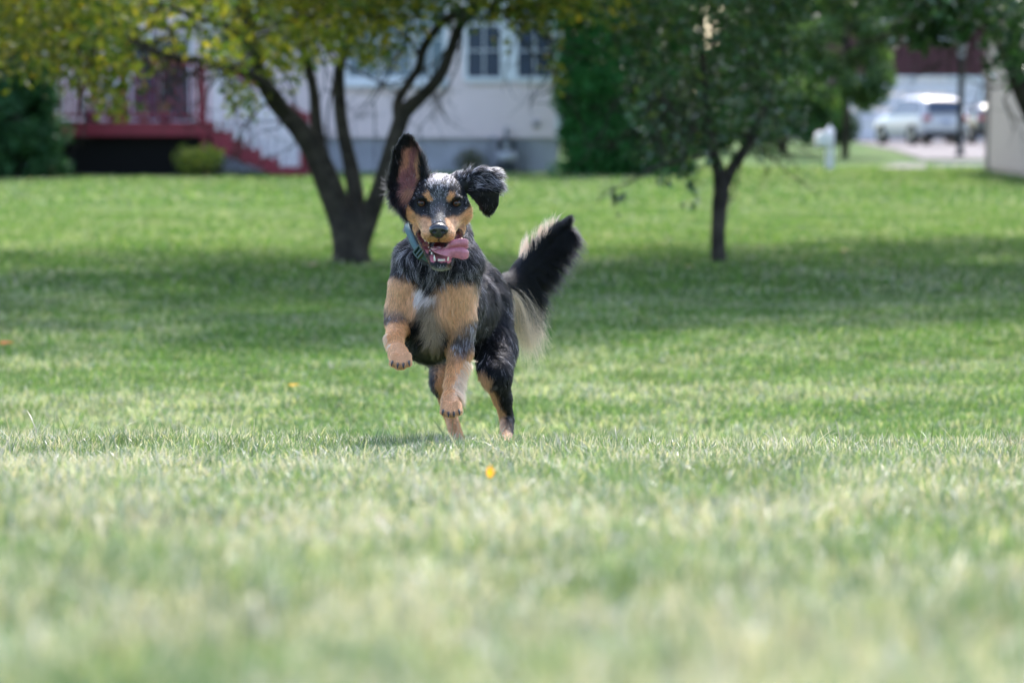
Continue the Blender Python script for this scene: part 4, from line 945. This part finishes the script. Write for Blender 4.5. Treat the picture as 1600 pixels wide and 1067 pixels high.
# ---------------- fur
HM = bpy.data.materials.new('dog_fur'); HM.use_nodes = True
n_ = HM.node_tree.nodes; l_ = HM.node_tree.links; n_.remove(n_['Principled BSDF'])
hb = n_.new('ShaderNodeBsdfHairPrincipled'); hb.model = 'CHIANG'; hb.parametrization = 'COLOR'
hb.inputs['Roughness'].default_value = .38; hb.inputs['Radial Roughness'].default_value = .5; hb.inputs['Coat'].default_value = .0; hb.inputs['IOR'].default_value = 1.38
at_ = n_.new('ShaderNodeAttribute'); at_.attribute_name = 'col'; l_.new(at_.outputs['Color'], hb.inputs['Color']); df = n_.new('ShaderNodeBsdfDiffuse'); mx = n_.new('ShaderNodeMixShader'); mx.inputs[0].default_value = .55
l_.new(at_.outputs['Color'], df.inputs[0]); l_.new(hb.outputs[0], mx.inputs[1]); l_.new(df.outputs[0], mx.inputs[2]); l_.new(mx.outputs[0], n_['Material Output'].inputs[0])
def make_curves(name, PTS, rad, col, parent):
    """PTS (n,k,3)"""
    n, k = PTS.shape[:2]; cu = bpy.data.hair_curves.new(name); cu.add_curves([k]*n)
    cu.position_data.foreach_set('vector', PTS.astype(np.float32).ravel())
    r = (rad[:, None]*np.array([1, 1, .92, .75, .5, .18][:k] if k == 6 else np.linspace(1, .2, k))[None, :]).astype(np.float32)
    a = cu.attributes.get('radius') or cu.attributes.new('radius', 'FLOAT', 'POINT'); a.data.foreach_set('value', r.ravel())
    c4 = np.ones((n, 4), np.float32); c4[:, :3] = col
    a = cu.attributes.new('col', 'FLOAT_COLOR', 'CURVE'); a.data.foreach_set('color', c4.ravel())
    cu.materials.append(HM); o = bpy.data.objects.new(name, cu); C.objects.link(o); o.parent = parent; return o
def unit(a): return a/(np.linalg.norm(a, axis=-1, keepdims=True)+1e-9)
def wob(P, s, seed):
    """smooth vector noise"""
    r_ = np.random.default_rng(seed); o = np.zeros_like(P)
    for f_, a in ((s, 1), (s*2.1, .5)):
        for d_ in range(3):
            for q in range(3):
                k = r_.normal(size=3)*f_; o[:, d_] += a*np.sin(P@k+r_.uniform(0, 6.28))
    return o/2.2
#        length, lift, (flow), density per mm2, radius mm
FUR = {'chest': (.026, .30, (0, .05, -1), .42, .33), 'torso': (.036, .42, (.25, .55, -.9), .34, .36), 'neck': (.034, .46, (0, .15, -1), .50, .33), 'shoulder': (.013, .25, (0, .1, -1), .55, .30),
       'foreleg_raised': (.010, .28, (0, -.1, -1), .60, .30), 'foreleg_main': (.012, .30, (-.1, 0, -1), .60, .30), 'paw_raised': (.0055, .3, (0, -.5, -.9), .7, .28), 'paw_main': (.0055, .3, (0, -.5, -.9), .7, .28),
       'thigh': (.026, .30, (.15, .3, -1), .40, .34), 'hindleg': (.009, .25, (.05, .1, -1), .55, .30), 'tail': (.05, .5, (0, 0, 0), 1.3, .34), 'head': (.0100, .28, (0, 0, 0), .9, .26),
       'muzzle': (.0052, .28, (0, 0, 0), 1.3, .22), 'jaw': (.0055, .3, (0, 0, 0), 1.0, .22), 'ear_up': (.009, .30, (0, 0, 0), .9, .28), 'ear_side': (.030, .38, (0, 0, 0), 1.0, .32)}
T3 = np.concatenate([Q[:, [0, 1, 2]], Q[:, [0, 2, 3]]])
e1 = V[T3[:, 1]]-V[T3[:, 0]]; e2 = V[T3[:, 2]]-V[T3[:, 0]]; ar = .5*np.linalg.norm(np.cross(e1, e2), axis=1)*1e6
dens = np.array([FUR[r][3] for r in REG]); dT = (W_@dens)[T3[:, 0]]
far = V[T3[:, 0], 1] > 6.3; dT = np.where(far, dT*.8, dT)
lam = ar*dT; NH = int(lam.sum()); pick_ = rng.choice(len(T3), NH, p=lam/lam.sum())
r1 = np.sqrt(rng.random(NH)); r2 = rng.random(NH); wa = (1-r1)[:, None]; wb = (r1*(1-r2))[:, None]; wc = (r1*r2)[:, None]
T_ = T3[pick_]; P0 = wa*V[T_[:, 0]]+wb*V[T_[:, 1]]+wc*V[T_[:, 2]]; N0 = unit(wa*VN[T_[:, 0]]+wb*VN[T_[:, 1]]+wc*VN[T_[:, 2]])
W0 = wa*W_[T_[:, 0]]+wb*W_[T_[:, 1]]+wc*W_[T_[:, 2]]; R0 = rid[T_[:, 0]]
u0, v0 = proj(P0); hx = (P0[:, 0]-hc[0])/hs; hy = (P0[:, 1]-hc[1])/hs; hz = (P0[:, 2]-hc[2])/hs
Lh = W0@np.array([FUR[r][0] for r in REG]); lift = W0@np.array([FUR[r][1] for r in REG]); rad = (W0@np.array([FUR[r][4] for r in REG]))*1e-3
fl = np.array([FUR[r][2] for r in REG], float); Fd = np.tile(fl[R0], 1)
isr = lambda *r: np.isin(R0, [RI[k] for k in r])
head_ = isr('head', 'muzzle', 'jaw')
nose = np.array((1, -66, -42.)); fromnose = unit(np.stack([hx, hy, hz], 1)-nose)
Fd[head_] = unit(fromnose[head_]*np.array([1.2, 1, 1]))
jw = isr('jaw'); Fd[jw] = unit(np.stack([hx*0-.1*np.sign(hx), hx*0+1, hx*0-.8], 1))[jw]
nk = isr('neck', 'chest'); Fd[nk] += np.stack([(u0-676)/70*.55, 0*u0, 0*u0], 1)[nk]
# forehead / cheeks lengthen away from the eyes
Lh = np.where(isr('head'), Lh*(.75+1.3*sm(22, 44, np.abs(hx))*sm(20, -20, hz)+1.0*sm(26, 44, hz)), Lh)
eu = isr('ear_up'); ctr = np.array((640., 300.)); du = np.stack([(u0-ctr[0])*.8, 0*u0+2, -(v0-ctr[1])], 1)
Fd[eu] = unit(du)[eu]; rim = eu*sm(.55, 1.0, np.hypot((u0-640)/30, (v0-282)/62))
inner = eu & (N0[:, 1] < .15); Lh = np.where(eu, np.where(inner, .013, .008)+.010*rim*(v0 > 240)+.010*(u0 > 660)*(v0 > 250)+.012*(v0 > 285)*(u0 < 622), Lh); lift = np.where(inner, .26, lift)
es = isr('ear_side'); Fd[es] = unit(np.stack([np.where(v0 < 300, 1.0, .25), 0*u0, np.where(v0 < 275, .35, np.where(v0 < 300, -.15, -1.0))], 1))[es]
Lh = np.where(es & (v0 > 298), .014, Lh); Lh = np.where(es & (v0 > 285) & (u0 > 765), .008, Lh)
lift = np.where(es & (v0 > 298), .15, lift)
# tail plume
tl = isr('tail'); TC = np.array([np.array(at(*q[:3])) for q in TL]); kd = kdtree.KDTree(len(TC))
for i, q in enumerate(TC): kd.insert(q, i)
kd.balance(); ti = np.zeros(NH, int); ix = np.nonzero(tl)[0]
for i in ix: ti[i] = kd.find(P0[i])[1]
tan_t = unit(np.gradient(TC, axis=0)); s_t = ti/(len(TC)-1)
side = N0[:, 0]*.66-N0[:, 2]*.75                    # + : under side of the plume
Ttan = tan_t[ti]
updir = np.array((-.45, 0, .80)); dn = np.array((.25, 0, -1.0))
under = sm(-.1, .6, side)[:, None]
tf = Ttan*.95+updir*.28*(1-under)+(dn*(.55+.75*(1-s_t))[:, None])*under
tipP = TC[-1]+tan_t[-1]*.045; conv = sm(.50, .95, s_t)[:, None]*.8
tf = unit(tf)*(1-conv)+unit(tipP-P0)*conv; Fd[tl] = unit(tf)[tl]
Lt = .030+.018*np.sin(np.pi*np.clip(s_t, 0, 1))+under[:, 0]*(.012+.048*(1-sm(.18, .42, s_t)))
Lt = Lt*(1-.5*sm(.8, 1, s_t))*np.where(rng.random(NH) < .25, 1.3, 1)
Lh = np.where(tl, Lt*(1-.55*(s_t < .12)), Lh); lift = np.where(tl, .22, lift); 
# feathers behind the fore legs, breeches
m = isr('foreleg_main') & (N0[:, 1]*.5+N0[:, 0] > .20) & (v0 > 560) & (v0 < 628); Lh = np.where(m, .026, Lh); Fd[m] += np.array((.9, .35, -.1)); lift = np.where(m, .42, lift); feath2 = m & (rng.random(NH) < .75)
m = isr('foreleg_main') & (v0 > 500) & (v0 < 560) & (N0[:, 0] > .2); Lh = np.where(m, .018, Lh)
m = isr('foreleg_raised') & (N0[:, 1]*.4-N0[:, 0] > .4) & (v0 > 520) & (v0 < 542); Lh = np.where(m, .013, Lh); Fd[m] += np.array((-1.0, .2, -.1)); lift = np.where(m, .4, lift); feath = m & (rng.random(NH) < .7)
Fd += wob(P0, 38, 5)*np.where(isr('torso', 'neck', 'thigh', 'chest', 'ear_side', 'ear_up'), .55, np.where(tl, .10, .16))[:, None]
T0 = Fd-N0*(Fd*N0).sum(1)[:, None]*np.where(tl, .35, .95)[:, None]; T0 = unit(T0+rng.normal(0, .10, P0.shape))
Lh = Lh*rng.uniform(.6, 1.15, NH)
lf = lift*rng.uniform(.7, 1.3, NH); curl = np.where(isr('torso', 'neck', 'thigh', 'ear_side', 'tail'), .15, .05)
cdir = unit(np.cross(T0, N0)); ph = wob(P0, 60, 9)[:, 0]*3
ts = np.linspace(0, 1, 6); PTS = []
for t in ts:
    g_ = np.where(tl, .10+.55*under[:, 0], .10)[:, None]*np.array((0, 0, -1.))*t*t
    p = P0-N0*.0008+Lh[:, None]*(T0*t+N0*(lf*t*(1-.55*t))[:, None]+g_+cdir*(curl*np.sin(ph+t*4.5)*t)[:, None]); PTS.append(p)
PTS = np.stack(PTS, 1)
# clumping : tips gather round a guide hair of the same kind
ng = NH//14; gi = rng.choice(NH, ng, replace=False); kd = kdtree.KDTree(ng)
for a, i in enumerate(gi): kd.insert(P0[i], a)
kd.balance(); near = np.array([gi[kd.find(p)[1]] for p in P0])
cs_ = np.where(tl, .85, np.where(isr('torso', 'neck', 'thigh', 'ear_side', 'chest'), .70, .34))*rng.uniform(.5, 1.1, NH)*(R0[near] == R0)
off = PTS[near]-P0[near][:, None, :]
w6 = (cs_[:, None]*np.array([0, .06, .2, .45, .7, .85])[None, :])[:, :, None]
sc_ = (Lh/np.maximum(Lh[near], 1e-4))[:, None, None]
PTS = PTS*(1-w6)+(P0[near][:, None, :]+off*np.minimum(sc_, 1.4))*w6
# colours
cH, spH, insH = coat(P0, N0, R0, 1.3)
clr = np.random.default_rng(11).random(NH)[near]       # same tone within a lock
gm = (rng.random(NH)*.5+clr*.5) < spH*np.clip(.25+1.3*vnoise(u0, v0, .16)*(.5+vnoise(u0+31, v0, .45)), 0, 1.7)
tone = rng.uniform(.75, 1.25, NH)*(.8+.4*clr)
isblack = cH.max(1) < .34
cH = np.where((gm & isblack)[:, None], rng.uniform(.8, 1.5, (NH, 1))*np.where(head_[:, None], np.array((.50, .47, .52)), np.array((.40, .37, .42))), cH)
top = (N0[:, 2] > .55) & isr('head', 'neck', 'torso', 'ear_side'); mt = top & (rng.random(NH)*.5+clr*.5 < np.where(isr('torso'), .16, .36)) & isblack; cH[mt] = np.array((.44, .42, .46))
cH = np.clip(cH*tone[:, None], .006, .92)
# cream hairs under the tail root and along its upper fringe
m = tl & (side > .45) & (s_t > .10) & (s_t < .38) & (clr < .88-.75*sm(.22, .38, s_t)); cH[m] = CRM*rng.uniform(.8, 1.15, (m.sum(), 1)); creamtail = m
m = tl & (side < -.2) & (s_t > .40) & (s_t < .74) & (clr < .11); cH[m] = CRM*rng.uniform(.9, 1.15, (m.sum(), 1)); Lx = m
PTS[Lx] += (updir*.026)[None, None, :]*np.linspace(0, 1, 6)[None, :, None]**1.2
cH[feath] = CRM; cH[feath2] = CRM*rng.uniform(.8, 1.1, (feath2.sum(), 1))
keep = (insH < .3)
for s_ in (-1, 1): keep &= ~((((hx-s_*26.5)/10)**2+((hz+.5)/7.6)**2 < 1) & (hy < 25) & head_)
keep &= ~((np.hypot((hx-1)/15, (hz+42)/13) < 1) & (hy < -50))
# collar strap shows at the throat on one side
c0 = (u0 > 630) & (u0 < 676) & (v0 > 344) & (v0 < 412) & isr('neck', 'chest') & (P0[:, 1] < 6.2)
uT, vT = proj(PTS[:, 5]); lineT = (uT-637)*1.55+352; keep &= ~(c0 & (np.abs(v0-((u0-640)*1.55+354)) < 26))
fur = make_curves('fur', PTS[keep], rad[keep], cH[keep], dog)
print('HAIRS', keep.sum(), 'VERTS', len(V))

# ---------------- eyes, nose, mouth parts
def surf_y(x, z):
    m = (np.abs((V[:, 0]-hc[0])/hs-x) < 3) & (np.abs((V[:, 2]-hc[2])/hs-z) < 3) & (V[:, 1] < hc[1]+.05)
    return ((V[m, 1]-hc[1])/hs).min() if m.any() else -8
def uv_sphere(c, r, n=24, m=16):
    v = [(0, 0, 1)]; 
    for i in range(1, m):
        for j in range(n): a = math.pi*i/m; b = 2*math.pi*j/n; v.append((math.sin(a)*math.cos(b), math.sin(a)*math.sin(b), math.cos(a)))
    v.append((0, 0, -1)); f = [[0, 1+j, 1+(j+1) % n] for j in range(n)]
    for i in range(m-2):
        for j in range(n): a = 1+i*n+j; b = 1+i*n+(j+1) % n; f.append([a, a+n, b+n, b])
    k = len(v)-1; f += [[k, 1+(m-2)*n+(j+1) % n, 1+(m-2)*n+j] for j in range(n)]
    return np.array(v)*np.array(r)+np.array(c), f
EM = bpy.data.materials.new('eye'); EM.use_nodes = True; n_ = EM.node_tree.nodes; l_ = EM.node_tree.links; b_ = n_['Principled BSDF']
tc = n_.new('ShaderNodeTexCoord'); mp = n_.new('ShaderNodeMapping'); mp.inputs['Scale'].default_value = (1, 0, 1); ln = n_.new('ShaderNodeVectorMath'); ln.operation = 'LENGTH'
l_.new(tc.outputs['Object'], mp.inputs[0]); l_.new(mp.outputs[0], ln.inputs[0]); cr = n_.new('ShaderNodeValToRGB'); e = cr.color_ramp.elements
mul = n_.new('ShaderNodeMath'); mul.operation = 'MULTIPLY'; mul.inputs[1].default_value = 1/(8*hs); l_.new(ln.outputs['Value'], mul.inputs[0]); l_.new(mul.outputs[0], cr.inputs[0])
e[0].position = .22; e[0].color = (.004, .003, .003, 1); e[1].position = .30; e[1].color = (.075, .033, .018, 1)
x_ = e.new(.58); x_.color = (.045, .019, .012, 1); x_ = e.new(.66); x_.color = (.006, .005, .005, 1)
l_.new(cr.outputs[0], b_.inputs['Base Color']); b_.inputs['Roughness'].default_value = .07; b_.inputs['Specular IOR Level'].default_value = .35
for s_ in (-1, 1):
    ey = surf_y(s_*26.5, 0)
    v, f = uv_sphere((0, 0, 0), (8.4*hs,)*3); o = new_mesh_obj('eye', v, f, EM, dog); o.location = Vector(H(s_*26.5, min(ey, -4)+7.0, 0))
NM = mat('wet_nose', (.012, .012, .015), .22, .6, bump=.12, bscale=900, coat=.3)
c = H(1, -62, -40)
gn = SDF(np.linspace(c[0]-.026, c[0]+.026, 72), np.linspace(c[1]-.022, c[1]+.026, 66), np.linspace(c[2]-.024, c[2]+.022, 66)); gn.F[:] = .02
gn.ell(H(1, -60, -36), np.array((13.5, 11, 8.5))*hs, 3*hs, None); gn.ell(H(1, -61, -43), np.array((9.5, 9, 9.5))*hs, 4*hs, None)
for s_ in (-1, 1): gn.ell(H(1+s_*9, -62, -39), np.array((6, 8, 7))*hs, 2.5*hs, None)
for s_ in (-1, 1): gn.ell(H(1+s_*7.2, -71, -41), np.array((3.2, 5, 2.6))*hs, 1.5*hs, None, sub=True)
gn.cap(H(1, -73, -44), H(1, -69, -54), .9*hs, .8*hs, 1*hs, None, sub=True)
nv, nq = surface_nets(gn.F, gn.xs, gn.ys, gn.zs); new_mesh_obj('nose', nv, nq, NM, dog)
# tongue : a creased flap that hangs out at the side of the mouth
TM = mat('tongue_pink', (.54, .15, .20), .26, .5, var=.35, scale=90, coat=.5, bump=.35, bscale=700)
path = catmull([(-6, -4, -70, 10, 1, .25, .1), (2, -28, -72, 11, 1, .2, .2), (10, -46, -71, 11.5, .85, -.1, .55), (19, -57, -69, 12.5, .45, -.1, .9), (29, -61, -68, 14.5, .05, -.1, 1), (37, -62, -68, 16.5, -.1, -.05, 1), (42, -60, -70, 14, -.12, 0, 1), (44, -57, -71, 8, -.12, 0, 1)], 5)
vt = []; nw = 17
for i, q in enumerate(path):
    tn = unit(path[min(i+1, len(path)-1), :3]-path[max(i-1, 0), :3]); wv = unit(q[4:7]-tn*(q[4:7]@tn)); up = unit(np.cross(tn, wv))
    if (up[1] > 0 and i > 12) or (up[2] < 0 and i <= 12): up = -up
    e_ = min(1, i/20)
    for j in range(nw):
        s__ = -1+2*j/(nw-1); ex = 3.5*max(0, -s__)*e_*(i > 25) ; vt.append(H(*(q[:3]+tn*(ex-3.0*math.exp(-((s__-.15)/.25)**2)*(i > 30))+wv*q[3]*s__+up*(-4.2*math.exp(-((s__-.15)/.20)**2)*(.4+.6*e_)+2.6*(1-s__*s__)))))
vt = np.array(vt); nr = len(path)
ft = [[i*nw+j, i*nw+j+1, (i+1)*nw+j+1, (i+1)*nw+j] for i in range(nr-1) for j in range(nw-1)]
to = new_mesh_obj('tongue', vt, ft, TM, dog); md = to.modifiers.new('th', 'SOLIDIFY'); md.thickness = .0048; md.offset = 0
md = to.modifiers.new('ss', 'SUBSURF'); md.levels = 1; md.render_levels = 2
# teeth
TTH = mat('tooth_ivory', (.80, .76, .68), .25, .5)
mb = MB()
def tooth(x, y, z, h, r, dx=0, dy=-.1):
    p = H(x, y, z); q = H(x+dx*h, y+dy*h, z+h); m_ = p*.45+q*.55; mb.tube([p, m_, q], [r*hs, r*.75*hs, r*.12*hs], 8)
for i in range(6): tooth(0+i*1.9, -42.5+abs(i-2.5)*.5, -88, 4.0, 1.15)
tooth(-5.6, -40, -88, 9.5, 2.0, -.12); tooth(14.6, -40, -88, 9.5, 2.0, .12)
for i, t in enumerate(np.linspace(.15, .95, 8)):
    tooth(-8-22*t, -34+38*t, -84+33*t, 5-1.0*(i % 2), 1.8, .15); tooth(17+18*t, -34+38*t, -84+33*t, 5-1.0*(i % 2), 1.8, -.15)
mb.build('teeth', TTH, dog, True); mb = MB()
for x, y, h_ in ((-15, -43, -7), (-18, -36, -4), (-21, -29, -4.5), (17, -43, -5)): tooth(x, y, -54, h_, 1.9)
mb.build('teeth', TTH, dog, True)
mb = MB(); mb.tube(catmull([tuple(H(-25, 4, -62)), tuple(H(-12, -26, -82)), tuple(H(-5, -37, -88)), tuple(H(4.5, -40, -90)), tuple(H(14, -37, -88)), tuple(H(22, -26, -82)), tuple(H(30, 4, -62))], 5), 2.6*hs, 8)
mb.build('gum', mat('gum_pink', (.22, .06, .08), .3, .5), dog, True)
# claws
CL = mat('claw_black', (.02, .018, .018), .35, .5)
for cx, cy, Y, sp in ((626, 571, 5.928, 8.6), (705, 647, 5.973, 8.2)):
    for i, o_ in enumerate((-1.5, -.5, .5, 1.5)):
        mb = MB(); a = A3(cx+o_*sp, cy-3-(3.5 if i in (0, 3) else 0), Y); mb.tube([a, a+np.array((o_*.0006, -.006, -.004)), a+np.array((o_*.001, -.009, -.010))], [.0030, .0024, .0006], 8); mb.build('claw', CL, dog, True)
# collar
ST = mat('collar_webbing', (.11, .19, .22), .7, .2, var=.2, scale=300, bump=.3, bscale=900); BK = mat('buckle_green', (.012, .045, .035), .3, .5)
loop = [(637, 350, 6.085, 1), (642, 369, 6.045, 1), (652, 389, 6.020, 1), (668, 404, 6.012, 1), (690, 408, 6.05, 1), (709, 398, 6.09, 1), (719, 376, 6.13, 1), (722, 352, 6.17, 1), (705, 335, 6.20, 1), (662, 334, 6.18, 1)]
LP_ = [tuple(at(*q[:3])) for q in loop]; n_l = len(LP_); ext = LP_[-2:]+LP_+LP_[:2]; cc = catmull(ext, 8)[2*8-8*0-0:][:n_l*8]
cen = np.array(at(688, 372, 6.13)); v = []; f = []; k = len(cc)
for i in range(k):
    p = cc[i]; tn = unit(cc[(i+1) % k]-cc[i-1]); out = p-cen; out = unit(out-tn*(out@tn)); wv = np.cross(tn, out)*.0070
    v += [p-wv, p+wv, p+wv+out*.0022, p-wv+out*.0022]
for i in range(k):
    j = (i+1) % k
    for a in range(4): b = (a+1) % 4; f.append([i*4+a, i*4+b, j*4+b, j*4+a])
col_ = new_mesh_obj('collar', v, f, ST, dog, True)
p = np.array(at(655, 394, 6.005)); tn = unit(np.array(at(662, 402, 6.0))-np.array(at(648, 384, 6.02))); out = unit(np.array((-.35, -1, -.1))); out = unit(out-tn*(out@tn)); sv = np.cross(tn, out)
def obox(c, a, b, d, mb): 
    v = [c+tn*x*a+sv*y*b+out*z*d for x in (-1, 1) for y in (-1, 1) for z in (-1, 1)]; return mb.add(v, [[0,1,3,2],[4,6,7,5],[0,4,5,1],[2,3,7,6],[0,2,6,4],[1,5,7,3]])
mb = MB()
for s1 in (-1, 1): obox(p+tn*s1*.0095, .0022, .0115, .004, mb); obox(p+sv*s1*.0100, .0073, .0018, .0038, mb)
obox(p, .0022, .0085, .0030, mb); mb.build('buckle', BK, dog, bevel=.0008)
